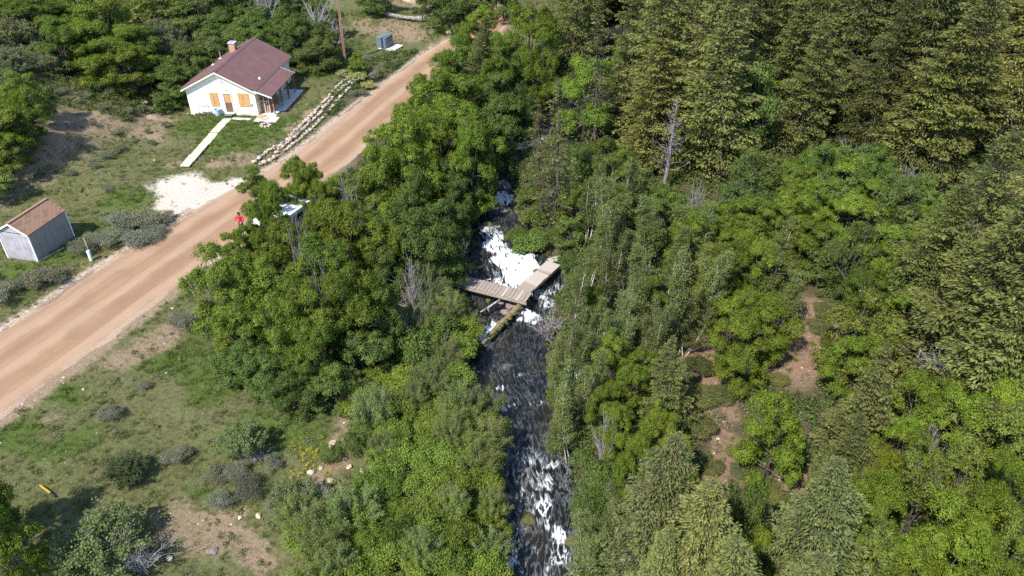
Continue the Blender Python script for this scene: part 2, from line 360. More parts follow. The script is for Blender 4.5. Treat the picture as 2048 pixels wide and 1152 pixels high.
# ------------------------------------------------------------------ the creek
Q, T, tt, cwid = resample(CREEK, .16, CREEKW)
sel = (Q[:, 1] > 8) & (Q[:, 1] < 120); Q, T, tt, cwid = Q[sel], T[sel], tt[sel], cwid[sel]
us = np.linspace(-1, 1, 56); hw = (cwid+1.1)[:, None]
X = Q[:, :1]+T[:, 1:2]*us*hw; Y = Q[:, 1:2]-T[:, :1]*us*hw; Zw = water_z(Y); U = us*hw
pxw, pyw, _ = project(np.stack([X.ravel(), Y.ravel(), Zw.ravel()], 1)); pxw = pxw.reshape(X.shape); pyw = pyw.reshape(X.shape)
foam = np.zeros_like(X)+.0
pxw = pxw+(fbm(X*1.1, Y*1.1, 81, 4)-.5)*42; pyw = pyw+(fbm(X*1.1+9, Y*1.1, 82, 4)-.5)*30
FO = [(1040, 548, 44, 40, 30, 1.15), (1012, 520, 26, 24, 0, 1.1), (1062, 530, 14, 34, -30, 1.05), (1000, 505, 26, 18, 0, .85), (985, 484, 28, 18, 0, .85), (975, 462, 20, 12, 0, .62), (968, 674, 38, 14, -48, 1.25), (955, 690, 12, 9, 0, .9), (1050, 632, 26, 10, -8, .85), (1060, 640, 14, 7, 0, .8),
      (1010, 370, 26, 9, 0, .66), (1003, 398, 26, 10, -20, .78), (1030, 352, 14, 10, 0, .6), (970, 402, 14, 6, 0, .5), (1000, 425, 24, 10, 0, .55), (1020, 395, 14, 8, 0, .5),
      (1003, 773, 16, 7, -20, .72), (1022, 817, 24, 7, 0, .62), (1074, 808, 14, 8, 0, .62), (1038, 752, 24, 9, 0, .42), (1000, 735, 20, 8, 0, .4),
      (1060, 915, 40, 24, 10, .55), (1100, 928, 22, 9, -10, .7), (1030, 955, 20, 18, 0, .58), (1085, 965, 22, 30, -25, .62), (1050, 990, 36, 20, 0, .6), (1090, 1010, 24, 26, -25, .74), (1108, 1065, 16, 44, -20, .82), (1070, 1035, 22, 20, 0, .55), (1040, 1045, 22, 14, 0, .5),
      (1025, 1118, 22, 22, 0, .66), (1060, 1100, 16, 24, 0, .5), (1115, 1120, 16, 30, -15, .66), (1050, 880, 26, 10, 0, .42), (1095, 280, 26, 12, 0, .7), (985, 545, 30, 10, 20, .5), (960, 535, 24, 8, 10, .42), (1000, 570, 40, 10, 15, .75), (1090, 600, 20, 26, 0, .66), (1115, 580, 20, 14, 0, .6), (985, 645, 20, 8, -20, .45)]
for a in FO: foam = np.maximum(foam, a[5]*blob(a[0], a[1], a[2], a[3], a[4], .55, pxw, pyw))
foam = np.clip(np.maximum(foam, .29+.15*sstep(34, 26, Y)+.42*sstep(42, 28, Y)*(fbm(X*.9, Y*.55, 91, 4)-.5)), 0, 1.2)
turb = .3+foam
w1 = fbm(U*1.6+3*np.sin(tt*.5)[:, None], np.broadcast_to(tt[:, None]*.9, X.shape), 50, 4)-.5; w2 = fbm(U*5, np.broadcast_to(tt[:, None]*3.2, X.shape), 51, 3)-.5
Zw = Zw+.26*w1*turb+.10*w2*turb+.06*np.clip(foam, 0, 1)
m, nt, bs = newmat('creek_water'); sa = attr(nt, 's'); ua = attr(nt, 'u')
cb = nd(nt, 'ShaderNodeCombineXYZ'); nt.links.new(math_(nt, 'MULTIPLY', ua, 2.1), cb.inputs[0]); nt.links.new(math_(nt, 'MULTIPLY', sa, .62), cb.inputs[1])
wp = nd(nt, 'ShaderNodeTexNoise'); wp.inputs['Scale'].default_value = 1.1; wp.inputs['Detail'].default_value = 3; nt.links.new(cb.outputs[0], wp.inputs['Vector'])
vv = nd(nt, 'ShaderNodeVectorMath', operation='MULTIPLY_ADD'); nt.links.new(wp.outputs['Color'], vv.inputs[0]); vv.inputs[1].default_value = (1.1, 1.1, 0); nt.links.new(cb.outputs[0], vv.inputs[2])
nf = noise(nt, 1.55, 5, .6, vv.outputs[0]); nr = noise(nt, 5, 4, .6, vv.outputs[0])
ridge = math_(nt, 'SUBTRACT', 1.0, math_(nt, 'MULTIPLY', math_(nt, 'ABSOLUTE', math_(nt, 'SUBTRACT', nf, .5)), 5.0))
pat = math_(nt, 'ADD', math_(nt, 'MULTIPLY', ridge, .66), math_(nt, 'MULTIPLY', nr, .36))
fa = attr(nt, 'foam')
fm = ramp(nt, math_(nt, 'ADD', math_(nt, 'MULTIPLY', pat, 1.15), math_(nt, 'MULTIPLY', fa, .85)), 1.0, 1.68)
deep = mixc(nt, ramp(nt, noise(nt, .55, 3, .5, P_ := pos(nt)), .4, .65), (.008, .009, .009), (.019, .016, .011))
wc = mixc(nt, fm, deep, mixc(nt, ramp(nt, math_(nt, 'ADD', fm, math_(nt, 'MULTIPLY', math_(nt, 'SUBTRACT', nr, .5), .9)), .35, 1.0), (.20, .225, .235), (.74, .77, .78))); nt.links.new(wc, bs.inputs['Base Color'])
rr = nd(nt, 'ShaderNodeMapRange'); nt.links.new(fm, rr.inputs[0]); rr.inputs[3].default_value = .3; rr.inputs[4].default_value = .75; nt.links.new(rr.outputs[0], bs.inputs['Roughness'])
bs.inputs['IOR'].default_value = 1.33; bump(nt, bs, math_(nt, 'ADD', nf, math_(nt, 'MULTIPLY', nr, .35)), .65, .1)
n0, n1 = X.shape; ii = np.arange(n0*n1).reshape(n0, n1)
CFc = np.stack([ii[:-1, :-1].ravel(), ii[:-1, 1:].ravel(), ii[1:, 1:].ravel(), ii[1:, :-1].ravel()], 1)
me = npmesh('creek_water', np.stack([X.ravel(), Y.ravel(), Zw.ravel()], 1), CFc, m, smooth=True, attrs=dict(u=U.ravel(), s=np.broadcast_to(tt[:, None], X.shape).ravel(), foam=foam.ravel()))
tag(link('creek_water', me), kind='structure')
# ------------------------------------------------------------------ materials of built things
M['stucco'] = simple('cream_stucco', (.83, .80, .70), .9, .04, 3, bmp=.15)
M['roofmetal'] = simple('brown_roof_metal', (.15, .083, .08), .5, .08, 1.2, metal=.0)
M['trimcream'] = simple('cream_trim', (.72, .68, .52), .7, .05)
M['white'] = simple('white_paint', (.8, .8, .8), .5, .04)
M['osb'] = simple('strand_board', (.50, .31, .13), .85, .25, 14, c2=(.33, .18, .07))
M['doorbrown'] = simple('brown_door_paint', (.16, .095, .08), .6, .1)
M['darktrim'] = simple('dark_brown_trim', (.10, .07, .05), .7, .1)
M['brick'] = simple('salmon_brick', (.50, .26, .16), .9, .2, 9)
M['mortarcap'] = simple('grey_cap_concrete', (.42, .43, .45), .85, .1)
M['concrete'] = simple('pale_concrete', (.60, .57, .53), .9, .08, 2.5, bmp=.1)
M['walk'] = simple('worn_walk_concrete', (.60, .52, .40), .92, .14, 2, c2=(.36, .31, .22), bmp=.2)
M['postwood'] = simple('orange_brown_post_wood', (.26, .11, .04), .75, .25, 5)
M['greybase'] = simple('grey_post_base', (.28, .27, .27), .8, .1)
M['firewood'] = simple('split_firewood', (.46, .36, .25), .9, .25, 6, c2=(.20, .15, .10))
M['palewood'] = simple('pale_lumber', (.55, .43, .28), .85, .15, 6)
M['black'] = simple('black_plastic', (.02, .02, .022), .5, .2)
M['dark'] = simple('dark_rubber', (.025, .025, .027), .8, .2)
M['mat'] = simple('grey_doormat', (.14, .135, .14), .95, .1, 20)
M['barrel'] = simple('pale_blue_plastic', (.42, .56, .68), .5, .06)
M['orange'] = simple('faded_orange_paint', (.55, .20, .09), .7, .15)
M['steel'] = simple('galvanised_steel', (.55, .57, .58), .4, .1, metal=.6)
M['shedgrey'] = simple('weathered_grey_siding', (.36, .35, .385), .85, .1, 1.6, c2=(.28, .25, .255))
M['shedside'] = simple('taupe_siding', (.27, .25, .225), .85, .05, 1.5)
M['shingle'] = simple('reddish_shingle', (.25, .15, .098), .95, .14, 7, bmp=.3)
M['shingle2'] = simple('brown_shingle', (.20, .118, .078), .95, .14, 7, bmp=.3)
M['box'] = simple('blue_grey_cabinet', (.13, .165, .185), .5, .04, 2)
M['pole'] = barkmat('creosote_pole', (.19, .095, .042), (.28, .155, .08), 2, .08)
M['stone'] = simple('buff_stone', (.52, .42, .30), .92, .16, 3.0, c2=(.28, .22, .155), bmp=.4)
M['stone2'] = simple('grey_stone', (.33, .29, .26), .92, .16, 3.0, c2=(.2, .18, .16), bmp=.4)
M['stonew'] = simple('pale_stone', (.47, .41, .325), .92, .1, 3.0, bmp=.4)
M['rock'] = simple('mauve_boulder', (.23, .175, .155), .85, .2, 4, c2=(.13, .10, .09), bmp=.5)
M['redrock'] = simple('reddish_ledge_rock', (.27, .19, .14), .92, .2, 3, c2=(.17, .12, .09), bmp=.5)
M['plank'] = barkmat('weathered_plank', (.22, .178, .145), (.33, .28, .235), 3, 1)
M['plank2'] = barkmat('pale_weathered_plank', (.32, .27, .23), (.43, .38, .325), 3, 1)
M['beam'] = barkmat('weathered_beam', (.24, .19, .145), (.38, .32, .25), 3, 1)
M['drift'] = barkmat('silver_driftwood', (.21, .19, .17), (.42, .40, .36), 2.5, 1)
M['moss'] = simple('moss', (.085, .10, .022), .95, .3, 3, c2=(.06, .045, .026), bmp=.6)
M['mosslog'] = simple('mossy_log', (.17, .125, .085), .95, .2, 3, c2=(.13, .11, .03), bmp=.5)
M['logwood'] = barkmat('grey_log_wood', (.09, .08, .07), (.34, .32, .29), 1.6, 1)
M['twig'] = barkmat('grey_mauve_twig', (.20, .18, .172), (.38, .355, .345), 2.2)
M['deadbark'] = barkmat('grey_dead_wood', (.13, .118, .108), (.27, .25, .232), 2.2)
M['darkbark'] = barkmat('dark_bark', (.055, .042, .034), (.13, .10, .08), 2.2)
M['bark'] = barkmat('grey_brown_bark', (.06, .05, .042), (.14, .12, .105), 2.2)
M['palebark'] = barkmat('pale_birch_bark', (.34, .29, .24), (.68, .63, .56), 1.4)
M['pedestal'] = simple('pale_green_plastic', (.60, .70, .62), .5, .04)
M['yellow'] = simple('yellow_plastic', (.40, .24, .02), .55, .1)
M['vanwhite'] = simple('white_van_paint', (.82, .83, .84), .3, .02)
M['glass'] = simple('dark_window_glass', (.02, .025, .03), .08, .1)
M['red'] = simple('red_cotton', (.55, .02, .03), .9, .1)
M['denim'] = simple('dark_denim', (.035, .045, .08), .9, .2)
M['skin'] = simple('skin', (.48, .27, .18), .6, .05)
M['hair'] = simple('dark_hair', (.03, .02, .015), .7, .1)
M['atv'] = simple('grey_vehicle_plastic', (.36, .38, .38), .45, .05)
M['ply'] = simple('pale_deck_board', (.60, .52, .42), .85, .1, 4)
RNG = np.random.default_rng(7); rnd = random.Random(11)

def gz(x, y): return float(hgt(np.array([x]), np.array([y]))[0])
def roofslab(pts, th, seam=.34, sh=.075):
    """slab over a rectangle a,b (eave ends) c,d (ridge ends), with raised seams up the slope"""
    a, b, c, d = [Vector(p) for p in pts]; n = (b-a).cross(d-a).normalized()
    if n.z < 0: n = -n
    mb = MB(); mb.add([p+n*0 for p in (a, b, c, d)]+[p-n*th for p in (a, b, c, d)], [(0, 1, 2, 3), (7, 6, 5, 4), (0, 4, 5, 1), (1, 5, 6, 2), (2, 6, 7, 3), (3, 7, 4, 0)])
    L = (b-a).length; k = int(L/seam); w = (b-a).normalized()*.05
    for i in range(1, k):
        p = a+(b-a)*i/k; q = d+(c-d)*i/k
        mb.add([p-w-n*.01, p+w-n*.01, q+w-n*.01, q-w-n*.01, p-w*.5+n*sh, p+w*.5+n*sh, q+w*.5+n*sh, q-w*.5+n*sh], [(4, 5, 6, 7), (0, 1, 5, 4), (1, 2, 6, 5), (2, 3, 7, 6), (3, 0, 4, 7)])
    return mb
# ------------------------------------------------------------------ the cabin
CAB = thing('cabin', 'small cream stucco cabin with brown metal gable roof and boarded windows', 'cabin', (-28.45, 72.2, 0), R(-5.5))
Wd, L, HR, SL = 3.8, 10.6, 4.48, .505
mb = MB(); g = lambda x: HR-.14-SL*abs(x)
mb.prism([(-3.45, -.4), (3.45, -.4), (3.45, g(3.45)), (0, g(0)), (-3.45, g(3.45))], 'y', .35, 10.25); mb.build('wall', M['stucco'], CAB)
ze = HR-SL*Wd
r1 = roofslab([(Wd, 0, ze), (Wd, L, ze), (0, L, HR), (0, 0, HR)], .1).build('roof', M['roofmetal'], CAB)
r2 = roofslab([(-Wd, 0, ze), (-Wd, L, ze), (-.004, L, HR), (-.004, 0, HR)], .1).build('roof', M['roofmetal'], CAB)
mb = MB()
for s in (-1, 1): mb.add([(0, -.02, HR+.055), (s*.2, -.02, HR-.045), (s*.2, L+.02, HR-.045), (0, L+.02, HR+.055), (0, -.02, HR+.0), (s*.2, -.02, HR-.09), (s*.2, L+.02, HR-.09), (0, L+.02, HR)], [(0, 1, 2, 3), (4, 5, 6, 7), (1, 5, 6, 2), (0, 4, 5, 1), (3, 2, 6, 7)])
mb.build('ridge_cap', M['roofmetal'], r1)
for s in (-1, 1):
    mb = MB()
    mb.add([(s*Wd, y, ze-.1+dz) for y in (-.025, .0) for dz in (-.14, 0)]+[(0, y, HR-.1+dz) for y in (-.025, .0) for dz in (-.14, 0)], [(0, 1, 3, 2), (4, 5, 7, 6), (0, 1, 5, 4), (2, 3, 7, 6), (1, 3, 7, 5), (0, 2, 6, 4)]); mb.build('bargeboard', M['trimcream'], CAB)
    MB().add([(s*Wd, .0, ze-.115), (s*3.46, .0, ze-.115+.34*SL), (s*3.46, L, ze-.115+.34*SL), (s*Wd, L, ze-.115)], [(0, 1, 2, 3)]).build('eave_soffit', M['trimcream'], CAB)
    MB().add([(s*3.8, .0, ze-.118), (0, .0, HR-.118), (0, .36, HR-.118), (s*3.8, .36, ze-.118)], [(0, 1, 2, 3)]).build('gable_soffit', M['trimcream'], CAB)
ch = MB().box((-.95, 7.15, 4.25), (.62, .62, 1.35)).build('chimney', M['brick'], r2, .01)
for z0 in (4.15, 4.32, 4.49, 4.66, 4.83): MB().box((-.95, 7.15, z0), (.63, .63, .016)).build('mortar_joint', M['mortarcap'], ch)
mb = MB()
for dx, dy, sx, sy in ((0, -.27, .74, .2), (0, .27, .74, .2), (-.27, 0, .2, .34), (.27, 0, .2, .34)): mb.box((-.95+dx, 7.15+dy, 4.97), (sx, sy, .1))
mb.build('chimney_cap', M['mortarcap'], ch); MB().box((-.95, 7.15, 4.95), (.3, .3, .03)).build('flue', M['black'], ch)
for x, y, h, mm in ((-2.46, 5.2, .55, 'darktrim'), (-2.5, 7.1, .75, 'steel')):
    z = HR-SL*abs(x); v_ = MB().bar((x, y, z-.1), (x, y, z+h), .06).build('vent_pipe', M[mm], r2); MB().lathe([(.2, -.05), (.2, .05), (.08, .14)], 12, (x, y, z)).build('pipe_flashing', M['white'], v_)
MB().lathe([(.14, -.05), (.14, .06), (.0, .22)], 12, (3.2, 2.75, HR-SL*3.2)).build('roof_vent_cap', M['white'], r1)
def board(name, x0, x1, z0, z1, y=.35, mat='osb'): return MB().box(((x0+x1)/2, y-.02, (z0+z1)/2), (x1-x0, .04, z1-z0)).build(name, M[mat], CAB, .004)
for x0, x1, z0, z1 in ((-1.12, -.27, .8, 2.23), (1.72, 2.85, .88, 2.27)):
    b = board('window_board', x0, x1, z0, z1); cx = x0+(x1-x0)*.42
    for k in range(9): MB().box((cx+.05*math.sin(k*2.1), .306, z0+.25+k*.115), (.10 if k % 3 else .05, .006, .03), (0, .5*math.sin(k*1.7), 0)).build('printed_mark', M['darktrim'], b)
dr = MB().box((.66, .335, 1.22), (.72, .05, 1.84)).build('door', M['doorbrown'], CAB, .005)
MB().box((.68, .30, 1.68), (.66, .02, .80)).build('door_board', M['osb'], dr, .003); MB().lathe([(.0, 0), (.03, .0), (.03, .05), (0, .06)], 8, (.38, .29, 1.15)).build('door_handle', M['steel'], dr)
mb = MB(); mb.box((.25, .32, 1.25), (.10, .08, 1.94)); mb.box((1.06, .32, 1.25), (.08, .08, 1.94)); mb.box((.655, .32, 2.19), (.73, .08, .07)); mb.build('door_frame', M['trimcream'], CAB)
MB().box((.66, .2, .24), (.95, .3, .12)).build('door_step', M['concrete'], CAB)
MB().box((2.98, .31, 1.12), (.2, .1, .2)).build('wall_vent', M['greybase'], CAB, .01)
MB().box((.62, .28, 2.62), (.16, .14, .12)).build('door_lamp', M['trimcream'], CAB, .02)
mb = MB(); mb.bar((.2, .3, 3.62), (.2, -.02, 3.85), .025); mb.box((.2, -.05, 3.9), (.14, .1, .1)); mb.bar((.35, .33, 3.4), (.35, .33, 3.75), .02); mb.build('gable_bracket', M['palewood'], CAB)
for y in (2.4, 7.9): MB().box((3.455, y, 1.5), (.04, .9, 1.0)).build('side_window_board', M['osb'], CAB, .004)
# porch
pe = roofslab([(5.25, -.02, 2.12), (5.25, 6.9, 2.12), (3.62, 6.9, 2.70), (3.62, -.02, 2.70)], .07).build('porch_roof', M['roofmetal'], CAB)
mb = MB(); mb.add([(3.6, y, 2.69-dz) for y in (-.05, -.02) for dz in (.0, .12)]+[(5.28, y, 2.10-dz) for y in (-.05, -.02) for dz in (.0, .12)], [(0, 1, 3, 2), (4, 5, 7, 6), (0, 1, 5, 4), (2, 3, 7, 6), (1, 3, 7, 5), (0, 2, 6, 4)])
mb.build('porch_trim', M['white'], pe); mb = MB(); mb.add([(3.6, y, 2.69-dz) for y in (6.9, 6.94) for dz in (-.02, .1)]+[(5.28, y, 2.10-dz) for y in (6.9, 6.94) for dz in (-.02, .1)], [(0, 1, 3, 2), (4, 5, 7, 6), (0, 1, 5, 4), (2, 3, 7, 6), (1, 3, 7, 5), (0, 2, 6, 4)]); mb.build('porch_trim', M['white'], pe)
MB().box((3.72, 3.4, 2.715), (.22, 6.9, .05), (0, .42, 0)).build('porch_flashing', M['roofmetal'], pe)
MB().box((5.0, 3.45, 2.06), (.12, 6.9, .16)).build('porch_beam', M['postwood'], CAB)
for y in (.73, 2.95, 4.97, 6.8):
    p = MB().box((5.0, y, 1.24), (.17, .17, 1.5)).build('porch_post', M['postwood'], CAB, .008); MB().box((5.0, y, .28), (.16, .16, .46)).build('post_base', M['greybase'], p, .008)
mb = MB(); mb.box((4.58, 3.2, -.08), (2.2, 8.6, .26)); mb.box((2.3, -.62, -.1), (2.4, .62, .22)); mb.build('porch_slab', M['concrete'], CAB, .01)
def cabp(x, y, z=0): return CAB.matrix_basis @ Vector((x, y, z))
CAB.matrix_basis = Matrix.Translation((-28.45, 72.2, 0)) @ Matrix.Rotation(R(-5.5), 4, 'Z')

t = thing('firewood_stack', 'split firewood stacked behind pale upright boards under the porch roof', 'firewood', cabp(4.0, 1.5, .05), R(-5.5))
for k, (i, j) in enumerate((i, j) for j in range(7) for i in range(5)):
    MB().bar((-.42+i*.2+rnd.uniform(-.02, .02), -.42, .1+j*.17), (-.42+i*.2, .38+rnd.uniform(-.1, .1), .1+j*.17), .085, .08, 6).build('firewood_log', M['firewood'], t)
for x in (-.48, -.02, .45): MB().box((x, -.5, .85), (.09, .05, 1.7)).build('upright_board', M['palewood'], t)
MB().box((0, -.535, 1.25), (1.05, .05, .09)).build('cross_board', M['palewood'], t)
t = thing('leaning_lumber', 'loose boards and poles leaning against the cabin side wall under the porch', 'lumber', cabp(3.75, 3.4, .05), R(-5.5))
for k in range(7): MB().box((.35-.03*k, k*.17, .62), (.05, .1, 1.35), (0, -.42, .1*math.sin(k))).build('board', M['palewood' if k % 2 else 'darktrim'], t)
t = tag(MB().lathe([(.28, 0), (.33, .62), (.35, .64), (.35, .68), (.31, .68), (.27, .05), (0, .05)], 20).build('bucket', M['barrel'], smooth=False), 'large pale blue plastic bucket standing by the cabin door', 'bucket'); t.location = cabp(-.5, .0, .02)
t = thing('bench', 'faded orange metal frame bench against the cabin front wall', 'bench', cabp(-1.9, .05, .02), R(-5.5))
for x in (-.45, .45):
    MB().path([(x, -.2, 0), (x, -.2, .42), (x, .1, .46), (x, .16, .95)], [.03]*4, 6).build('leg_frame', M['orange'], t)
MB().bar((-.45, .16, .93), (.45, .16, .93), .035).build('back_rail', M['orange'], t); MB().box((0, -.05, .47), (1.05, .36, .05)).build('seat', M['white'], t)
def rockmesh(name, seed, mat, s=(1, 1, 1), sub=2, rough=.35):
    bm = bmesh.new(); bmesh.ops.create_icosphere(bm, subdivisions=sub, radius=1); rg = np.random.default_rng(seed)
    pl = [(Vector(rg.normal(size=3)).normalized(), rg.uniform(.55, .9)) for _ in range(9)]
    for v in bm.verts:
        for n, d in pl:
            e = v.co.dot(n)-d
            if e > 0: v.co -= n*e
        v.co += Vector(rg.normal(size=3))*.03*rough
        v.co = Vector((v.co.x*s[0], v.co.y*s[1], v.co.z*s[2]))
    me = bpy.data.meshes.new(name); bm.to_mesh(me); bm.free(); me.materials.append(mat); return me
ROCKS = {k: [rockmesh('rock_'+k, i*7+j, M[k], sub=1 if k.startswith('stone') else 2) for i in range(5)] for j, k in enumerate(('stone', 'stone2', 'stonew', 'rock', 'redrock', 'moss'))}
def rock(name, kind, loc, s, rz=None, parent=None):
    o = link(name, rnd.choice(ROCKS[kind]), parent); o.location = loc; o.scale = s; o.rotation_euler = (rnd.uniform(-.15, .15), rnd.uniform(-.15, .15), rnd.uniform(0, 6.3) if rz is None else rz); return o
t = thing('stone_pile', 'small heap of pale stones at the cabin corner beside the bench', 'stones', cabp(-3.0, .05, 0), 0)
for k in range(9): rock('stone', 'stonew', (rnd.uniform(-.6, .5), rnd.uniform(-.2, .15), .08), (.16, .14, .12), parent=t)
t = thing('fire_ring', 'ring of white stones in the grass off the porch corner', 'fire ring', cabp(5.0, -1.9, 0), 0)
for k in range(9): a = k*.7; rock('stone', 'stonew', (.42*math.cos(a), .42*math.sin(a), .06), (.2, .15, .14), a, parent=t)
t = tag(MB().box((0, 0, .03), (.75, .5, .03)).build('doormat', M['mat']), 'dark grey doormat before the cabin door', 'doormat'); t.location = cabp(.62, -.1, .14); t.rotation_euler.z = R(-5.5)
t = MB()
for k in range(20): a, b = k*math.pi/10, (k+1)*math.pi/10; t.bar((.32*math.cos(a), .32*math.sin(a), .0), (.32*math.cos(b), .32*math.sin(b), 0), .025, n=6, cap=False)
t = tag(t.build('hoop', M['darktrim']), 'dark round hoop lying on the porch slab corner', 'hoop'); t.location = cabp(4.35, -.35, .08)
t = tag(MB().box((0, 0, .01), (.95, .75, .02)).build('plywood_sheet', M['osb']), 'tan board lying on the porch slab before the firewood', 'board'); t.location = cabp(3.85, .1, .06); t.rotation_euler.z = .3
t = tag(rock('plastic_bag', 'rock', (at(356, 219)[0]), (.45, .3, .18)), 'crumpled black plastic bag in the grass beside the cabin', 'bag'); t.data = t.data.copy(); t.data.materials[0] = M['black']
# walkway of cast slabs
t = thing('walkway', None, None, cabp(.75, -.75, .0), R(-5.5)); t['kind'] = 'structure'
e0 = np.array([.72, -.75]); e1 = np.array([1.1, -11.2])
for k in range(9):
    a = k/9; b = (k+1)/9-.012; c0 = e0+(e1-e0)*(a+b)/2
    s = MB().box((0, 0, 0), (.82+rnd.uniform(-.06, .06), 10.4*(b-a), .12)).build('slab', M['walk'], t, .012)
    w = cabp(c0[0], c0[1]); s.location = (c0[0]-.75, c0[1]+.75, max(gz(w.x, w.y), 0)+.0+rnd.uniform(-.01, .02)); s.rotation_euler = (rnd.uniform(-.01, .01), rnd.uniform(-.01, .01), math.atan2(e1[0]-e0[0], -(e1[1]-e0[1]))+rnd.uniform(-.02, .02))

# ------------------------------------------------------------------ the shed
SH = thing('shed', 'small weathered grey garden shed with reddish shingle gable roof', 'shed', (-34.75, 46.2, 0), R(-14.4))
HW, SL2, LH, ZE, ZR = 1.27, .57, 3.62, 2.2, 2.93
mb = MB(); mb.prism([(-HW, -.1), (HW, -.1), (HW, ZE), (0, ZE+SL2*HW), (-HW, ZE)], 'y', .03, LH); mb.build('wall', M['shedgrey'], SH)
for k in range(6): MB().box((HW+.008, .04+(k+.5)*LH/6, (ZE-.02)/2), (.03, LH/6-.018, ZE-.1)).build('siding_panel', M['shedside'], SH)
for k in range(7): MB().box((-HW+(k+.5)*2*HW/7, .02, 1.02+.0), (2*HW/7-.012, .03, 2.04)).build('siding_board', M['shedgrey'], SH)
for x in (-HW, HW): MB().box((x, .0, ZE/2-.05), (.09, .07, ZE+.05)).build('corner_trim', M['white'], SH)
MB().box((HW+.01, LH, ZE/2-.05), (.07, .09, ZE+.05)).build('corner_trim', M['white'], SH)
MB().box((0, .0, ZE+.02), (2*HW, .02, .03)).build('gable_trim', M['darktrim'], SH)
rf = MB(); o_ = .08
for s in (-1, 1): rf.add([(s*(HW+o_), y, ZE-SL2*o_+.0) for y in (-.08, LH+.08)]+[(0, y, ZE+SL2*HW) for y in (LH+.08, -.08)]+[(s*(HW+o_), y, ZE-SL2*o_+.06) for y in (-.08, LH+.08)]+[(0, y, ZE+SL2*HW+.06) for y in (LH+.08, -.08)], [(0, 1, 2, 3), (4, 5, 6, 7), (0, 1, 5, 4), (1, 2, 6, 5), (2, 3, 7, 6), (3, 0, 4, 7)])
rf = rf.build('roof', M['shingle2'], SH)
for s in (-1, 1):
    MB().add([(s*(HW+o_), y, ZE-SL2*o_+dz) for y in (-.12, -.08) for dz in (-.06, .06)]+[(0, y, ZE+SL2*HW+dz) for y in (-.12, -.08) for dz in (-.06, .06)], [(0, 1, 3, 2), (4, 5, 7, 6), (0, 1, 5, 4), (2, 3, 7, 6), (1, 3, 7, 5), (0, 2, 6, 4)]).build('bargeboard', M['white'], SH)
    ang = math.atan(SL2); LS = math.hypot(HW+o_, (HW+o_)*SL2); nc = 9; sm = {}
    for i in range(nc):
        for j in range(9):
            w = (LH+.16)/9; off = (i % 2)*w/2; y0 = -.08+j*w-off; y1 = min(y0+w-.012, LH+.08); y0 = max(y0, -.08)
            if y1-y0 < .05: continue
            key = (round(y1-y0, 2), rnd.random() < .3)
            if key not in sm: sm[key] = MB().box((0, 0, 0), (LS/nc+.03, y1-y0, .014)).build('shingle', M['shingle2' if key[1] else 'shingle'], rf); o = sm[key]
            else: o = sm[key].copy(); COL.objects.link(o); o.parent = rf
            d = (i+.5)/nc*LS; o.location = (s*(HW+o_-d*math.cos(ang)), (y0+y1)/2, ZE-SL2*o_+.06+d*math.sin(ang)+.016); o.rotation_euler = (0, s*(ang+.03), 0)
MB().box((0, LH/2, ZE+SL2*HW+.085), (.26, LH+.16, .02)).build('ridge_cap', M['shingle'], rf)
t = tag(MB().box((0, 0, .06), (2.1, .12, .12)).build('timber', M['palewood'], bevel=.01), 'pale timber lying in the grass along the shed wall', 'timber'); p, _ = at(103, 511); t.location = p; t.rotation_euler.z = R(62)
# ------------------------------------------------------------------ pole, cabinet, pedestal, log, markers
p, _ = at(691, 126); t = thing('utility_pole', 'tall brown wooden utility pole beside the road end of the yard', 'pole', p)
MB().bar((0, 0, -.5), (-.05, .1, 11.5), .155, .11, 12).build('shaft', M['pole'], t); MB().box((.2, -.1, 7.55), (.24, .2, .5)).build('meter_box', M['steel'], t, .02); MB().bar((.12, -.1, 0), (.1, -.05, 7.4), .03, n=6).build('conduit', M['greybase'], t)
c0 = at(772, 99.5)[0]; c1 = at(789.5, 91)[0]; ang = math.atan2(c1.y-c0.y, c1.x-c0.x)
t = thing('utility_cabinet', 'blue grey metal utility cabinet on a concrete pad in the grass', 'utility cabinet', (c0.x, c0.y, gz(c0.x, c0.y)), ang)
LB, DB, HB = 1.75, 1.25, 1.3
b = MB().box((LB/2, DB/2, HB/2), (LB, DB, HB)).build('cabinet_body', M['box'], t, .02); MB().box((LB/2, DB/2, HB+.03), (LB+.08, DB+.08, .07)).build('lid', M['box'], t, .02)
for k in (0, 1): MB().box((LB*(.25+.5*k), -.012, HB*.48), (LB*.46, .03, HB*.84)).build('cabinet_door', M['box'], t, .01)
MB().box((LB*.48, -.04, HB*.5), (.05, .04, .2)).build('latch', M['steel'], t); MB().box((LB*.2, -.035, HB*.82), (.2, .012, .08)).build('label_plate', M['white'], t)
MB().box((LB/2+.1, -.1, .03), (LB+.5, DB+1.0, .14)).build('pad', M['concrete'], t, .015)
p, _ = at(183, 521); t = thing('utility_pedestal', 'short pale green utility pedestal at the road edge below the sagebrush', 'pedestal', p)
MB().box((0, 0, .38), (.2, .2, .78)).build('post', M['pedestal'], t, .02); MB().box((0, 0, .8), (.25, .25, .12), taper=.7).build('cap', M['pedestal'], t, .02)
p, _ = at(181.5, 511); t = tag(MB().bar((0, 0, 0), (-.08, .05, 1.45), .035, n=6).build('marker_stake', M['palewood']), 'thin tan wooden stake behind the pale pedestal', 'stake'); t.location = p
a, b = at(82, 974)[0], at(112, 996)[0]; t = thing('marker_post', 'yellow and black marker post lying in the shade', 'marker post', a)
d = (b-a); MB().bar((0, 0, .12), (d.x*.7, d.y*.7, .1), .055).build('sleeve', M['yellow'], t); MB().bar((d.x*.7, d.y*.7, .1), (d.x, d.y, .05), .045).build('tip', M['black'], t)
a, b = at(776, 34)[0], at(846, 44)[0]; t = thing('fallen_log', 'silver weathered fallen log with broken root end on the grass', 'log', a); d = b-a
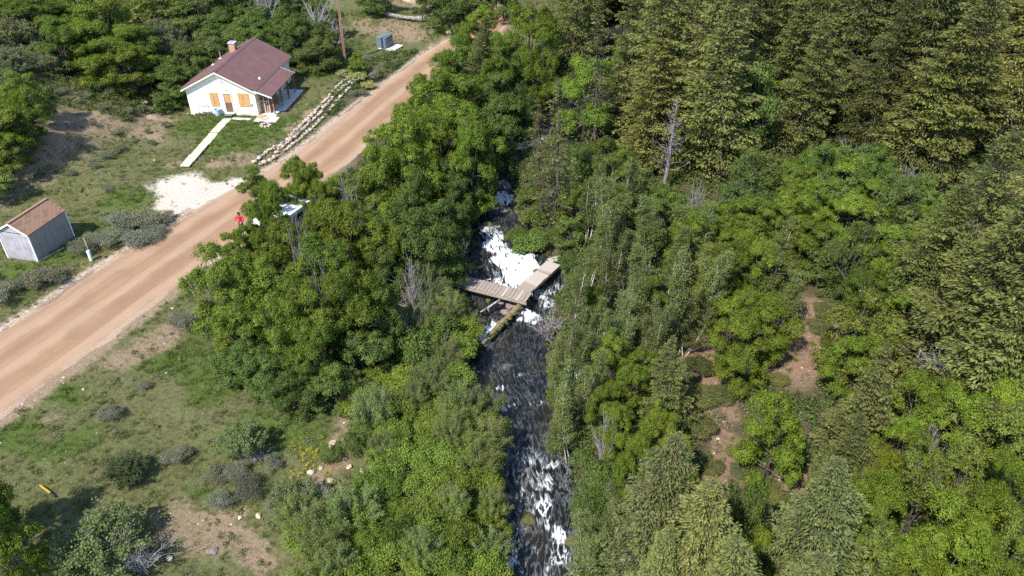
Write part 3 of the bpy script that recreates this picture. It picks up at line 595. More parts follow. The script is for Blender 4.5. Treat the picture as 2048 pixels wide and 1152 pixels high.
pts = [Vector((d.x*f, d.y*f, .25+dz)) for f, dz in ((0, .08), (.15, .05), (.3, -.02), (.5, -.04), (.7, -.02), (.85, .03), (1, .05))]
MB().path(pts, [.34, .25, .32, .22, .27, .33, .42], 11).build('trunk', M['logwood'], t)
for k, (f, v) in enumerate(((.02, (-.5, -.2, .15)), (1, (.6, .3, .35)), (1, (.5, -.3, .1)), (1, (.35, .1, .5)), (.95, (.2, -.45, .2)), (.93, (.9, .5, .25)))):
    p = Vector((d.x*f, d.y*f, .28)); MB().path([p, p+Vector(v)*.6, p+Vector(v)], [.16, .12, .05], 7).build('root', M['logwood'], t)
for px, py, s, k, lb in ((866, 55, .5, 'stonew', 'single cream boulder in the grass past the fallen log'), (858, 37, .3, 'stone', 'small tan stone by the root end of the fallen log'), (870, 42, .28, 'stonew', 'small white stone under the dark round tree'),
                         (897, 67, .6, 'stone', 'flat tan rock at the road edge under the trees'), (704, 139, .55, 'stone', 'tan rock at the upper end of the stone wall')):
    p, _ = at(px, py); tag(rock('boulder', k, p+Vector((0, 0, s*.2)), (s*1.1, s*.8, s*.6)), lb, 'boulder')

# ------------------------------------------------------------------ dry stone terraces
def terrace(pxs, label, step, size, kinds):
    P = np.array([tuple(at(*q)[0])[:2] for q in pxs]); d = np.r_[0, np.cumsum(np.hypot(*np.diff(P, axis=0).T))]
    t = thing('stone_wall', label, 'stone wall', (P[0][0], P[0][1], gz(*P[0])), group='stone terraces below the cabin yard'); s = 0
    while s < d[-1]:
        x = np.interp(s, d, P[:, 0])+rnd.gauss(0, .03); y = np.interp(s, d, P[:, 1])+rnd.gauss(0, .03); i = min(np.searchsorted(d, s), len(P)-1); dr_ = P[i]-P[max(i-1, 0)]
        q = size*rnd.uniform(.75, 1.3)
        if rnd.random() < .93:
            rock('stone', rnd.choice(kinds), (x-P[0][0], y-P[0][1], gz(x, y)-gz(*P[0])+q*.38), (q*rnd.uniform(1.0, 1.45), q*rnd.uniform(.7, 1), q*rnd.uniform(.6, .85)), math.atan2(dr_[1], dr_[0])+rnd.uniform(-.3, .3), t)
            if rnd.random() < .08: rock('stone', rnd.choice(kinds), (x-P[0][0]+rnd.uniform(-.15, .15), y-P[0][1]+rnd.uniform(-.15, .15), gz(x, y)-gz(*P[0])+q*1.0), (q*.7, q*.6, q*.5), None, t)
        s += step*q/size*rnd.uniform(.9, 1.3)
K1 = ('stone', 'stone', 'stonew', 'stone2'); K2 = ('stone', 'stone', 'stonew', 'stone2', 'stone2')
terrace([(508, 326), (530, 309), (549, 298), (571, 287), (582, 274), (605, 250), (630, 226), (653, 201), (680, 168), (704, 152)], 'top course of the tan stone terraces, along the yard edge', .40, .25, K1)
terrace([(521, 329), (543, 320), (558, 302), (597, 269), (614, 252), (637, 231), (658, 206), (673, 186), (695, 170), (707, 161)], 'middle course of the tan stone terraces, between the other two', .43, .25, K2)
terrace([(540, 322), (559, 312), (602, 278), (627, 255), (648, 235), (663, 217), (675, 203), (698, 178), (709, 166)], 'lowest course of the stone terraces, nearest the gravel road', .48, .24, K2)
for k, (px, py, s, lb) in enumerate(((308, 238, .62, 'reddish ledge rock jutting from the slope beside the cabin'), (298, 222, .55, 'weathered reddish rock topmost on the slope by the cabin'), (268, 180, .5, 'long low ledge rock under the hillside trees'), (288, 205, .5, 'small reddish rock between the two slope ledges'))):
    p, _ = at(px, py); tag(rock('ledge_rock', 'redrock', p+Vector((0, 0, s*.15)), (s*1.3, s*.8, s*.55)), lb, 'rock')
for px, py, s, k, lb in ((425, 1103, .3, 'rock', 'grey brown stone at the top of the bare gravel patch'), (340, 1118, .22, 'stonew', 'pale stone in the bare gravel patch'), (622, 945, .24, 'stonew', 'white stone among the yellow flowers'), (642, 938, .18, 'stone', 'tan stone next to the white one in the flowers'), (698, 936, .22, 'stone', 'orange tan stone beside the bushes right of the yellow flowers'), (665, 890, .34, 'stone', 'upright orange stone above the yellow flowers'),
                         (480, 1037, .18, 'stonew', 'white stone beside the sagebrush above the gravel patch'), (517, 1033, .2, 'stone', 'small tan stone near the sagebrush above the gravel patch'), (660, 962, .25, 'stone', 'tan stone at the lower end of the flower slope'), (724, 942, .18, 'stonew', 'small white stone against the leafy bushes')):
    p, _ = at(px, py); tag(rock('stone', k, p+Vector((0, 0, s*.2)), (s*1.1, s*.8, s*.6)), lb, 'stone')

# ------------------------------------------------------------------ footbridges and the creek's logs and boulders
def onz(px, py, z): d = raydir(px, py); k = (z-CH)/d[2]; return Vector((d[0]*k, d[1]*k, z))
def deck(label, cs, z, n, mats, gap, th=.05):
    A, B, C_, D = [onz(*q, z) for q in cs]          # A,B one end; D,C the other
    a0 = (A+B)/2; a1 = (C_+D)/2; u = (a1-a0); Lk = u.length; ang = math.atan2(u.y, u.x); wd = ((A-B).length+(C_-D).length)/2
    t = thing('footbridge', label, 'footbridge', a0, ang); w = Lk/n
    for k in range(n):
        q = MB().box((0, 0, 0), (w-gap, wd+rnd.uniform(-.05, .07), th)).build('plank', M[rnd.choice(mats)], t, .006)
        q.location = ((k+.5)*w, rnd.uniform(-.025, .025), rnd.uniform(-.006, .006)); q.rotation_euler = (rnd.uniform(-.012, .012), rnd.uniform(-.02, .02), rnd.uniform(-.014, .014))
    for s in (-1, 1): MB().box((Lk/2, s*(wd/2-.06), -.05-.1), (Lk+.1, .12, .18)).build('stringer', M['beam'], t, .01)
    return t, Lk, wd
ZB = -.85
deck('weathered plank footbridge across the creek, its boards set crosswise', [(917, 550), (929, 572), (1053, 603), (1063, 587)], ZB, 19, ('plank', 'plank', 'plank2'), .022)
deck('pale footbridge section joining the bridge end to the far bank', [(1033.5, 577), (1058, 585.5), (1119, 533), (1097, 519)], ZB-.02, 13, ('plank2', 'plank2', 'plank'), .008)
t = thing('stepping_board', 'short pale board at the bank end of the footbridge', 'board', onz(1109, 518, ZB-.03), R(30)); MB().box((0, 0, 0), (.95, .55, .05)).build('plank', M['plank2'], t, .006); MB().box((.7, .1, .03), (.6, .35, .05), (0, 0, .4)).build('plank', M['plank2'], t, .006)
def wz(y): return float(water_z(np.array([y]))[0])
def log(name, label, cat, pxs, zs, rads, mat, moss=False):
    P = [onz(px, py, z) for (px, py), z in zip(pxs, zs)]; t = thing(name, label, cat, P[0]); q = [p-P[0] for p in P]
    MB().path(q, rads, 10).build('trunk', M[mat], t, smooth=True); return t, q
t, q = log('mossy_log', 'mossy log lying across the creek below the footbridge', 'log', [(1050, 600), (1022, 628), (999, 650), (980, 670), (962, 690)], [-1.35, -1.5, -1.65, -1.72, -1.8], [.2, .19, .19, .17, .14], 'mosslog')
mb = MB()
for k in range(26):
    f = rnd.random()*3.4; i = int(f); p = q[i].lerp(q[i+1], f-i)+Vector((rnd.uniform(.05, .28), rnd.uniform(-.28, -.05), rnd.uniform(-.05, .13))); mb.lathe([(.02, -.06), (rnd.uniform(.1, .22), .0), (.05, .09)], 7, p)
mb.build('moss', M['moss'], t, smooth=True)['kind'] = 'stuff'
t, q = log('branch', 'bare pale branch propped from the bank to the bridge', 'branch', [(1000, 599), (985, 609), (973, 617), (961, 624)], [-1.05, -1.2, -1.3, -1.2], [.05, .06, .065, .05], 'drift')
for k in range(5): i = rnd.randrange(3); p = q[i].lerp(q[i+1], rnd.random()); MB().path([p, p+Vector((rnd.uniform(-.2, .4), rnd.uniform(-.5, .1), rnd.uniform(-.1, .3)))], [.025, .01], 5).build('twig', M['drift'], t)
t, q = log('branch', 'thin dark branch caught in the white water against the footbridge', 'branch', [(1019, 575), (1013, 566), (1006, 560)], [-.85, -1.15, -1.4], [.03, .03, .02], 'darkbark')
p = at(939, 554)[0]; t = thing('stump_post', 'bare grey upright post beside the bridge end', 'post', p); MB().bar((0, 0, -.4), (.1, .1, 1.05), .1, .08, 8).build('post', M['drift'], t); MB().path([(.25, 0, -.2), (.45, .05, .35), (.55, .1, .55)], [.05, .05, .03], 6).build('prong', M['drift'], t)
for px, py, s, k, lb in ((1013, 625, .42, 'rock', 'largest mauve boulder below the footbridge, against the log'), (1020, 610, .36, 'rock', 'mauve boulder tucked under the footbridge edge'), (1033, 611, .28, 'rock', 'small boulder under the bridge next to the log'), (1003, 604, .25, 'rock', 'small dark boulder under the middle of the bridge'),
                         (1055, 1040, .5, 'moss', 'mossy rock standing in the lowest rapids'), (1042, 408, .4, 'moss', 'bright mossy rock at the creek edge above the falls'), (975, 447, .42, 'moss', 'mossy rock at the near bank above the falls'), (955, 535, .28, 'moss', 'mossy stone beside the upright post'), (976, 601, .26, 'moss', 'round mossy stone in the shade under the bridge'),
                         (1142, 1085, .36, 'moss', 'yellow mossy rock on the far bank of the lowest rapids'), (1073, 545, .35, 'moss', 'mossy rock under the pale footbridge section')):
    y0 = onz(px, py, -2).y; p = onz(px, py, wz(y0)+.05); tag(rock('boulder' if k == 'rock' else 'mossy_rock', k, p, (s*1.25, s*.95, s*(.7 if k == 'rock' else .42))), lb, 'rock')

# ------------------------------------------------------------------ van, quad bike and two people under the roadside trees
v0 = onz(507, 437, 2.35); v1 = onz(640, 347, 2.35); ang = math.atan2(v1.y-v0.y, v1.x-v0.x); mid = (v0+v1)/2
t = thing('camper_van', 'long white camper van parked under the roadside trees', 'van', (mid.x+.35, mid.y-.2, float(road_z(mid.y))-.08), ang)
LV = 7.0; hv = LV/2
body = [(-hv, .45), (-hv, 2.2), (-hv+.15, 2.4), (hv-1.9, 2.4), (hv-1.0, 1.35), (hv-.1, 1.1), (hv, .85), (hv, .45)]
b = MB().prism(body, 'y', -1.02, 1.02).build('body', M['vanwhite'], t, .06)
MB().add([(hv-1.85, -.9, 2.33), (hv-1.85, .9, 2.33), (hv-1.02, .9, 1.41), (hv-1.02, -.9, 1.41), (hv-1.83, -.9, 2.36), (hv-1.83, .9, 2.36), (hv-1.0, .9, 1.44), (hv-1.0, -.9, 1.44)], [(0, 1, 2, 3), (7, 6, 5, 4), (0, 4, 5, 1), (1, 5, 6, 2), (2, 6, 7, 3), (3, 7, 4, 0)]).build('windscreen', M['glass'], t)
for s in (-1, 1):
    for x0 in (-2.4, -.9, .7): MB().box((x0, s*1.025, 1.75), (1.1, .03, .6)).build('side_window', M['glass'], t, .01)
    for x0 in (-hv+1.2, hv-1.2):
        w_ = MB().bar((x0, s*.78, .36), (x0, s*1.04, .36), .36, n=18).build('wheel', M['dark'], t); MB().bar((x0, s*1.03, .36), (x0, s*1.06, .36), .2, n=12).build('rim', M['steel'], w_)
    MB().box((hv-.02, s*.75, .8), (.06, .35, .18)).build('headlight', M['steel'], t, .01); MB().box((-hv-.01, s*.88, 1.1), (.04, .16, .4)).build('tail_light', M['red'], t)
MB().box((-hv-.015, 0, 1.75), (.03, 1.4, .6)).build('rear_window', M['glass'], t); MB().box((-hv-.05, 0, .5), (.14, 2.0, .2)).build('bumper', M['dark'], t, .02)
for x0 in (-1.8, .3): MB().box((x0, 0, 2.44), (.5, .5, .1)).build('roof_vent', M['white'], t, .02)
for s in (-1, 1): MB().bar((-hv+.4, s*.8, 2.47), (hv-2.2, s*.8, 2.47), .025, n=6).build('roof_rail', M['steel'], t)
pt = onz(536, 474, .4); t = thing('utility_trailer', 'low flatbed trailer with a pale deck, half hidden by leaves', 'trailer', (pt.x, pt.y, float(road_z(pt.y))-.2), ang)
for k in range(8): MB().box((-1.4+k*.4, 0, .62), (.385, 1.9, .05)).build('deck_board', M['ply'], t)
MB().box((0, .97, .6), (3.3, .08, .12)).build('side_rail', M['dark'], t); MB().box((0, -.97, .6), (3.3, .08, .12)).build('side_rail', M['dark'], t); MB().bar((1.6, 0, .5), (2.9, 0, .5), .05).build('drawbar', M['dark'], t)
for s in (-1, 1): MB().bar((-.2, s*1.02, .33), (-.2, s*1.22, .33), .33, n=16).build('wheel', M['dark'], t)
pa = at(499, 470)[0]; t = thing('quad_bike', 'grey quad bike standing at the road edge behind the van', 'quad bike', (pa.x+.3, pa.y, float(road_z(pa.y))), ang+.5)
MB().add([(-.9, -.28, .6), (-.9, .28, .6), (-.2, .2, .8), (-.2, -.2, .8), (.9, .3, .75), (.9, -.3, .75), (.45, .36, .92), (.45, -.36, .92), (.9, .3, .45), (.9, -.3, .45), (-.9, .28, .45), (-.9, -.28, .45)], [(0, 1, 2, 3), (3, 2, 6, 7), (7, 6, 4, 5), (5, 4, 8, 9), (0, 3, 7, 5, 9, 11), (1, 10, 8, 4, 6, 2), (0, 11, 10, 1), (9, 8, 10, 11)]).build('body', M['atv'], t, .03)
MB().box((-.3, 0, .84), (.75, .3, .12)).build('seat', M['black'], t, .04); MB().path([(.3, -.38, 1.1), (.35, 0, 1.02), (.3, .38, 1.1)], [.022]*3, 6).build('handlebar', M['black'], t)
for x in (-.62, .62):
    for s in (-1, 1):
        MB().bar((x, s*.36, .3), (x, s*.6, .3), .3, n=16).build('wheel', M['dark'], t); MB().box((x, s*.45, .66), (.7, .32, .05)).build('mudguard', M['atv'], t, .02)
def person(name, label, loc, rz, J, rad, mats, head, hairm, helmet=False):
    """one continuous skinned body from joints; J: name -> (x,y,z, parent)"""
    ks = list(J); me = bpy.data.meshes.new('body'); me.from_pydata([J[k][:3] for k in ks], [(ks.index(J[k][3]), ks.index(k)) for k in ks if J[k][3]], [])
    o = bpy.data.objects.new('tmp_body', me); COL.objects.link(o); md = o.modifiers.new('s', 'SKIN'); sv = me.skin_vertices[0].data
    for i, k in enumerate(ks): r = rad.get(k.rstrip('LR'), .05); sv[i].radius = (r, r) if not isinstance(r, tuple) else r; sv[i].use_root = (k == 'pelvis')
    o.modifiers.new('d', 'SUBSURF').levels = 2
    ev = o.evaluated_get(bpy.context.evaluated_depsgraph_get()); nm = bpy.data.meshes.new_from_object(ev); bpy.data.objects.remove(o)
    nm.materials.clear()
    for mm in ('shirt', 'trousers', 'skin', 'shoe'): nm.materials.append(mats[mm])
    seg = []
    for k in ks:
        if J[k][3]:
            kk = k.rstrip('LR'); c = 1 if kk in ('hip', 'knee') else 3 if kk in ('toe',) else 2 if kk in ('hand', 'thumb', 'finger', 'middle', 'ringf', 'little', 'head', 'crown') else 1 if kk == 'ankle' else 0
            seg.append((Vector(J[J[k][3]][:3]), Vector(J[k][:3]), c))
    for pgn in nm.polygons:
        best = (9, 0)
        for a, b, c in seg:
            ab = b-a; tq = max(0, min(1, (pgn.center-a).dot(ab)/max(ab.length_squared, 1e-6))); dd = (pgn.center-a-ab*tq).length
            if dd < best[0]: best = (dd, c)
        pgn.material_index = best[1]; pgn.use_smooth = True
    t = thing(name, label, 'person', loc, rz); link('body', nm, t)
    hd = Vector(J['crown'][:3])
    if helmet: MB().lathe([(.0, .17), (.07, .16), (.12, .1), (.145, 0), (.14, -.1), (.1, -.14)], 14, hd+Vector((0, 0, -.05))).build('helmet', M['black'], t, smooth=True); MB().box(hd+Vector((0, -.13, -.06)), (.18, .05, .09)).build('visor', M['steel'], t, .01)
    else: MB().lathe([(.0, .13), (.06, .115), (.1, .06), (.108, 0), (.09, -.05)], 14, hd+Vector((0, .015, -.03))).build('hair', hairm, t, smooth=True)
    MB().box(hd+Vector((0, -.105, -.10)), (.03, .04, .05)).build('nose', mats['skin'], t, .01)
    for s in (-1, 1): MB().box(hd+Vector((s*.035, -.098, -.07)), (.022, .012, .012)).build('eye', M['hair'], t); MB().box(hd+Vector((s*.1, .0, -.09)), (.02, .04, .06)).build('ear', mats['skin'], t, .008)
    MB().box(hd+Vector((0, -.09, -.155)), (.05, .012, .012)).build('mouth', M['red'], t)
    return t
def skeleton(armL, armR, crouch=0):
    J = dict(pelvis=(0, 0, .95, None), waist=(0, .0, 1.1, 'pelvis'), chest=(0, -.02, 1.32, 'waist'), neck=(0, -.01, 1.48, 'chest'), head=(0, -.03, 1.58, 'neck'), crown=(0, -.02, 1.70, 'head'))
    for s, q, am in ((-1, 'L', armL), (1, 'R', armR)):
        J['shoulder'+q] = (s*.19, 0, 1.42, 'chest'); J['elbow'+q] = (*am[0], 'shoulder'+q); J['wrist'+q] = (*am[1], 'elbow'+q)
        w = Vector(am[1]); d = (w-Vector(am[0])).normalized(); h = w+d*.07; J['hand'+q] = (*h, 'wrist'+q)
        sd = Vector((s, 0, 0))
        for fn, off, ln in (('finger', -.03, .075), ('middle', -.01, .085), ('ringf', .01, .08), ('little', .03, .06)): J[fn+q] = (*(h+d*ln+Vector((off, 0, -.02))), 'hand'+q)
        J['thumb'+q] = (*(w+d*.04+Vector((-s*.05, -.02, 0))), 'wrist'+q)
        J['hip'+q] = (s*.1, 0, .88, 'pelvis'); J['knee'+q] = (s*.13, -.03, .5, 'hip'+q); J['ankle'+q] = (s*.14, .03, .09, 'knee'+q); J['toe'+q] = (s*.15, -.13, .04, 'ankle'+q)
    return J
RAD = dict(pelvis=(.15, .11), waist=(.14, .1), chest=(.17, .115), neck=.055, head=.085, crown=.07, shoulder=.07, elbow=.048, wrist=.033, hand=.036, finger=.009, middle=.009, ringf=.009, little=.008, thumb=.011, hip=.1, knee=.065, ankle=.045, toe=.04)
pp = at(486, 466)[0]
person('person', 'person in a red long sleeved shirt standing at the quad bike', (pp.x, pp.y, float(road_z(pp.y))+.02), ang-1.2, skeleton(((-.32, -.08, 1.18), (-.2, -.3, 1.1)), ((.32, -.08, 1.18), (.2, -.3, 1.1))), RAD, dict(shirt=M['red'], trousers=M['denim'], skin=M['skin'], shoe=M['dark']), None, M['hair'])
pp = at(508, 464)[0]
person('person', 'person in dark clothes and a black helmet beside the van', (pp.x, pp.y+.3, float(road_z(pp.y))+.02), ang-2.0, skeleton(((-.3, -.02, 1.14), (-.3, -.2, .95)), ((.3, -.02, 1.14), (.25, -.25, 1.0))), RAD, dict(shirt=M['dark'], trousers=M['denim'], skin=M['skin'], shoe=M['dark']), None, M['hair'], True)
# ------------------------------------------------------------------ plants: builders (numpy), a few models of each kind
def unit(v): return v/np.maximum(np.linalg.norm(v, axis=-1, keepdims=True), 1e-6)
def cards(c, n, ln, wd, rg, along=None, fold=.25):
    """leaf blades: kite-shaped, slightly folded along the midrib; c centres, n facing, along = direction of the midrib"""
    k = len(c); n = unit(n); a = rg.normal(size=(k, 3)) if along is None else along+rg.normal(size=(k, 3))*.12
    a = unit(a-n*np.sum(a*n, 1, keepdims=True)); b = np.cross(n, a)
    ln = np.broadcast_to(ln, (k,))[:, None]; wd = np.broadcast_to(wd, (k,))[:, None]
    V = np.stack([c-a*ln*.5, c+b*wd*.5+a*ln*.05+n*wd*fold, c+a*ln*.5, c-b*wd*.5+a*ln*.05+n*wd*fold], 1)
    return V.reshape(-1, 3), np.arange(4*k).reshape(k, 4)
def tubes(paths, sides=5):
    """list of (points (n,3), radii (n,)) -> joined quads"""
    Vs = []; Fs = []; b = 0
    for P, r in paths:
        P = np.asarray(P, float); n = len(P); T = unit(np.gradient(P, axis=0)); ref = np.array([.31, .95, .05]); A = unit(np.cross(T, ref)); B = np.cross(T, A)
        th = np.arange(sides)*2*np.pi/sides; ring = P[:, None]+np.asarray(r)[:, None, None]*(np.cos(th)[None, :, None]*A[:, None]+np.sin(th)[None, :, None]*B[:, None])
        Vs.append(ring.reshape(-1, 3)); i = np.arange(n-1)[:, None]*sides+np.arange(sides); j = np.arange(n-1)[:, None]*sides+(np.arange(sides)+1) % sides
        Fs.append(np.stack([i, j, j+sides, i+sides], -1).reshape(-1, 4)+b); b += n*sides
    return np.concatenate(Vs), np.concatenate(Fs)
def curve(a, b, rg, bend=.12, n=5, sag=0):
    t = np.linspace(0, 1, n)[:, None]; a = np.asarray(a, float); b = np.asarray(b, float); L = np.linalg.norm(b-a)
    k = rg.normal(size=3)*bend*L; return a+(b-a)*t+k*(t*(1-t))*2+np.array([0, 0, -sag*L])*(t*(1-t))*4
def model(name, leafV, leafF, tint, wood, leaf_mat, bark_mat, sides=5):
    cr = npmesh(name+'_crown', leafV, leafF, leaf_mat, fattrs=dict(tint=tint)) if leafV is not None else None
    tr = None
    if wood: V, F = tubes(wood, sides); tr = npmesh(name+'_trunk', V, F, bark_mat, smooth=True)
    return cr, tr

def maple(seed, h=7., r=3., lobes=9, leaf=.108, per=112, dens=15, flat=.72, stems=4, twig=6):
    rg = np.random.default_rng(seed); C = []; N = []; T = []; wood = []
    lb = []
    for i in range(lobes):
        a = 2.399*i+rg.uniform(-.4, .4); rr = r*math.sqrt((i+.35)/lobes)*rg.uniform(.66, .95); el = 1-(rr/r)**1.6
        z = h*(.38+.42*el)+rg.normal()*h*.10; lb.append((np.array([rr*math.cos(a), rr*math.sin(a), z]), r*rg.uniform(.19, .34)))
    for i in range(7): a = i*.9+rg.uniform(-.3, .3); q = rg.uniform(.55, .8); lb.append((np.array([r*q*math.cos(a), r*q*math.sin(a), h*rg.uniform(.16, .32)]), r*rg.uniform(.24, .34)))
    base = [np.array([rg.normal()*.22, rg.normal()*.22, -.4]) for _ in range(stems)]
    mains = []
    for q, (c, lr) in enumerate(lb):
        m_ = c-np.array([0, 0, lr*.5])
        if q < stems: p = curve(base[q], m_, rg, .12, 7); p[0, 2] = -.4; mains.append(p); wood.append((p, np.linspace(.085, .03, 7)*r/3))
        else:
            mp_ = mains[int(np.argmin([np.linalg.norm(p[3]-m_) for p in mains]))]; p = curve(mp_[2 if m_[2] < h*.4 else 3], m_, rg, .14, 5); wood.append((p, np.linspace(.05, .022, 5)*r/3))
        nn = int(dens*(lr/.9)**2)+6
        d = unit(rg.normal(size=(nn*2, 3))); d = d[d[:, 2] > -.45][:nn]
        for q in d:
            cc = c+q*lr*np.array([1, 1, flat])*rg.uniform(.72, 1.12); cr_ = rg.uniform(.20, .38)*min(1.25, .45+lr*.6)
            if rg.random() < .55: wood.append((curve(m_, cc, rg, .15, 4), np.array([.04, .028, .018, .008])*r/3))
            k = int(per*rg.uniform(.5, 1.25)); g = rg.normal(size=(k, 3))*cr_*np.array([.62, .62, .42]); ax = unit(q+np.array([0, 0, .7]))
            dome = np.linalg.norm(g, axis=1, keepdims=True)**2*.5; C.append(cc+g-ax*dome); N.append(ax*.75+unit(g+1e-6)*.5+rg.normal(size=(k, 3))*.55); T.append(np.clip(rg.beta(2.2, 2.6, k)+rg.normal()*.2, 0, 1))
    for k in range(twig):      # bare grey twigs that poke out
        c, lr = lb[rg.integers(len(lb))]; e = c+unit(rg.normal(size=3)+np.array([0, 0, .8]))*lr*1.35
        pth = curve(c, e, rg, .2, 5); wood.append((pth, np.linspace(.025, .006, 5)))
        for _ in range(4): i = rg.integers(1, 4); wood.append((curve(pth[i], pth[i]+rg.normal(size=3)*.45+np.array([0, 0, .2]), rg, .2, 3), np.array([.012, .008, .004])))
    C = np.concatenate(C); N = np.concatenate(N); T = np.concatenate(T); s = rg.uniform(.7, 1.25, len(C))
    V, F = cards(C, N, leaf*s, leaf*.85*s, rg); return V, F, T, wood

def conifer(seed, h=16., r=3.4, sparse=1., droop=.30, spray=.33, bare=.0, step=.42, dn=30):
    rg = np.random.default_rng(seed); C = []; N = []; A = []; T = []; Ls = []; wood = [(np.stack([np.zeros(9), np.zeros(9), np.linspace(-.4, h, 9)], 1)+np.r_[np.zeros((1, 3)), rg.normal(size=(7, 3))*[.06, .06, 0], np.zeros((1, 3))], np.linspace(.27, .02, 9)*h/16)]
    z = h*.05; ph = 0; s1, s2 = rg.uniform(0, 6.28, 2)
    while z < h*.985:
        t = z/h; R_ = r*min(1, (1-t)**.72*1.08)*(.62+.38*min(1, t/.18)); nb = int(rg.integers(4, 7))
        for k in range(nb):
            ph += 2.399; a = ph+rg.normal()*.25; L = R_*rg.uniform(.55, 1.2)*(1+.22*math.sin(2*a+s1)*math.sin(z*.9+s2)+.18*math.sin(a+s2+z*.35))+.15
            if L < .2 or rg.random() < .10: continue
            up = .38*t+rg.normal()*.06-.08; dv = np.array([math.cos(a), math.sin(a), up]); s = np.linspace(0, 1, 6)
            P = np.array([0, 0, z])+dv*L*s[:, None]+np.array([0, 0, 1])*(-droop*L*(s**1.7)+.12*L*np.clip(s-.72, 0, 1)*2)[:, None]
            wood.append((P, np.linspace(.032, .005, 6)*(.5+L/4)))
            dead = rg.random() < bare*(1-t)*1.8
            if rg.random() > sparse: continue
            m = int((L*dn+5)*(.12 if dead else 1)); u = rg.uniform(.12 if t > .55 else .28, 1.03, m)
            ctr = np.stack([np.interp(u, s, P[:, i]) for i in range(3)], 1); side = np.array([-math.sin(a), math.cos(a), 0]); w = L*.36*np.sin(np.pi*np.clip(u, .0, 1)**.8)**.8*.9+.10
            o = rg.uniform(-1, 1, m)*w; q = ctr+side*o[:, None]+np.array([0, 0, 1])*(-.28*np.abs(o)+rg.normal(size=m)*.06)[:, None]
            al = dv*1.0+side*np.sign(o)[:, None]*(.25+.75*np.abs(o)/(w+.01))[:, None]+np.array([0, 0, -.22]); C.append(q); A.append(al); N.append(np.array([0, 0, 1])+side*o[:, None]*.5+rg.normal(size=(m, 3))*.45); Ls.append(spray*rg.uniform(.6, 1.25, m)*(.7+.3*min(1, L/2)))
            tip = np.clip((u-.5)*1.3, 0, 1)*.55; T.append(np.clip(tip+rg.beta(2, 3, m)*.6+rg.normal()*.06, 0, 1))
        z += step*rg.uniform(.7, 1.3)*(.55+.45*(1-t))
    C = np.concatenate(C); N = np.concatenate(N); A = np.concatenate(A); T = np.concatenate(T); Ls = np.concatenate(Ls)
    V, F = cards(C, N, Ls, Ls*.36, rg, A, .12); return V, F, T, wood

def stems_plant(seed, h=2.6, r=1.6, n=60, leaf=.12, lw=.03, per=75, up=.75, arch=.3, base=.35, fork=2, bare=.1, tipd=.2):
    """many stems from the ground (willow, serviceberry), narrow leaves along them"""
    rg = np.random.default_rng(seed); C = []; N = []; A = []; T = []; wood = []
    for i in range(n):
        a = rg.uniform(0, 6.28); q = math.sqrt(rg.random()); b = np.array([math.cos(a), math.sin(a), 0])*base*q; e = np.array([math.cos(a)*r*q, math.sin(a)*r*q, h*(1-.42*q**2)*rg.uniform(.72, 1.1)])
        p = curve(b, e, rg, .07, 6, -arch*q*.4); wood.append((p, np.linspace(.022, .004, 6)*h/2.6))
        subs = [p]
        for _ in range(fork):
            j = rg.integers(2, 5); e2 = p[j]+(p[-1]-p[j])*rg.uniform(.6, 1)+rg.normal(size=3)*.22*r*.5; p2 = curve(p[j], e2, rg, .08, 5); subs.append(p2); wood.append((p2, np.linspace(.012, .003, 5)*h/2.6))
        if rg.random() < bare: continue
        for p2 in subs:
            m = int(per*rg.uniform(.6, 1.2)); u = rg.uniform(tipd, 1, m); s = np.linspace(0, 1, len(p2)); c = np.stack([np.interp(u, s, p2[:, k]) for k in range(3)], 1); d = unit(p2[-1]-p2[len(p2)//2])
            C.append(c+rg.normal(size=(m, 3))*.07*max(1, h/2.6)); A.append(d+rg.normal(size=(m, 3))*.55); N.append(rg.normal(size=(m, 3))*.6+np.array([0, 0, .8])); T.append(np.clip(rg.beta(2, 2.4, m)+rg.normal()*.12, 0, 1))
    C = np.concatenate(C); N = np.concatenate(N); A = np.concatenate(A); T = np.concatenate(T); s = rg.uniform(.7, 1.25, len(C))
    V, F = cards(C, N, leaf*s, lw*s, rg, A, .15); return V, F, T, wood

def birch(seed, h=8., r=2.2, stems=3, leaf=.115, per=84, nb=46):
    rg = np.random.default_rng(seed); C = []; N = []; T = []; wood = []
    for k in range(stems):
        a = rg.uniform(0, 6.28); tilt = rg.uniform(.08, .26); b = np.array([rg.normal()*.2, rg.normal()*.2, -.3]); e = b+np.array([math.cos(a)*tilt*h, math.sin(a)*tilt*h, h*rg.uniform(.82, 1.03)])
        p = curve(b, e, rg, .05, 9); wood.append((p, np.linspace(.075, .01, 9)*h/8))
        for i in range(nb):
            u = rg.uniform(.22, 1)**.9; s = np.linspace(0, 1, 9); o = np.array([np.interp(u, s, p[:, q]) for q in range(3)]); az = rg.uniform(0, 6.28); L = r*(1.05-u*.75)*rg.uniform(.5, 1.05); d = np.array([math.cos(az), math.sin(az), .75+rg.normal()*.2]); e2 = o+unit(d)*L*.9
            q_ = curve(o, e2, rg, .12, 5); wood.append((q_, np.linspace(.013, .003, 5)))
            m = int(per*rg.uniform(.6, 1.3)*(.5+L/r)); uu = rg.uniform(.3, 1.05, m); c = np.stack([np.interp(uu, np.linspace(0, 1, 5), q_[:, j]) for j in range(3)], 1)
            C.append(c+rg.normal(size=(m, 3))*np.array([.17, .17, .13])); N.append(rg.normal(size=(m, 3))*.55+np.array([0, 0, .8])); T.append(np.clip(rg.beta(2, 2.5, m)+rg.normal()*.1, 0, 1))
    C = np.concatenate(C); N = np.concatenate(N); T = np.concatenate(T); s = rg.uniform(.7, 1.25, len(C))
    V, F = cards(C, N, leaf*s, leaf*.75*s, rg); return V, F, T, wood

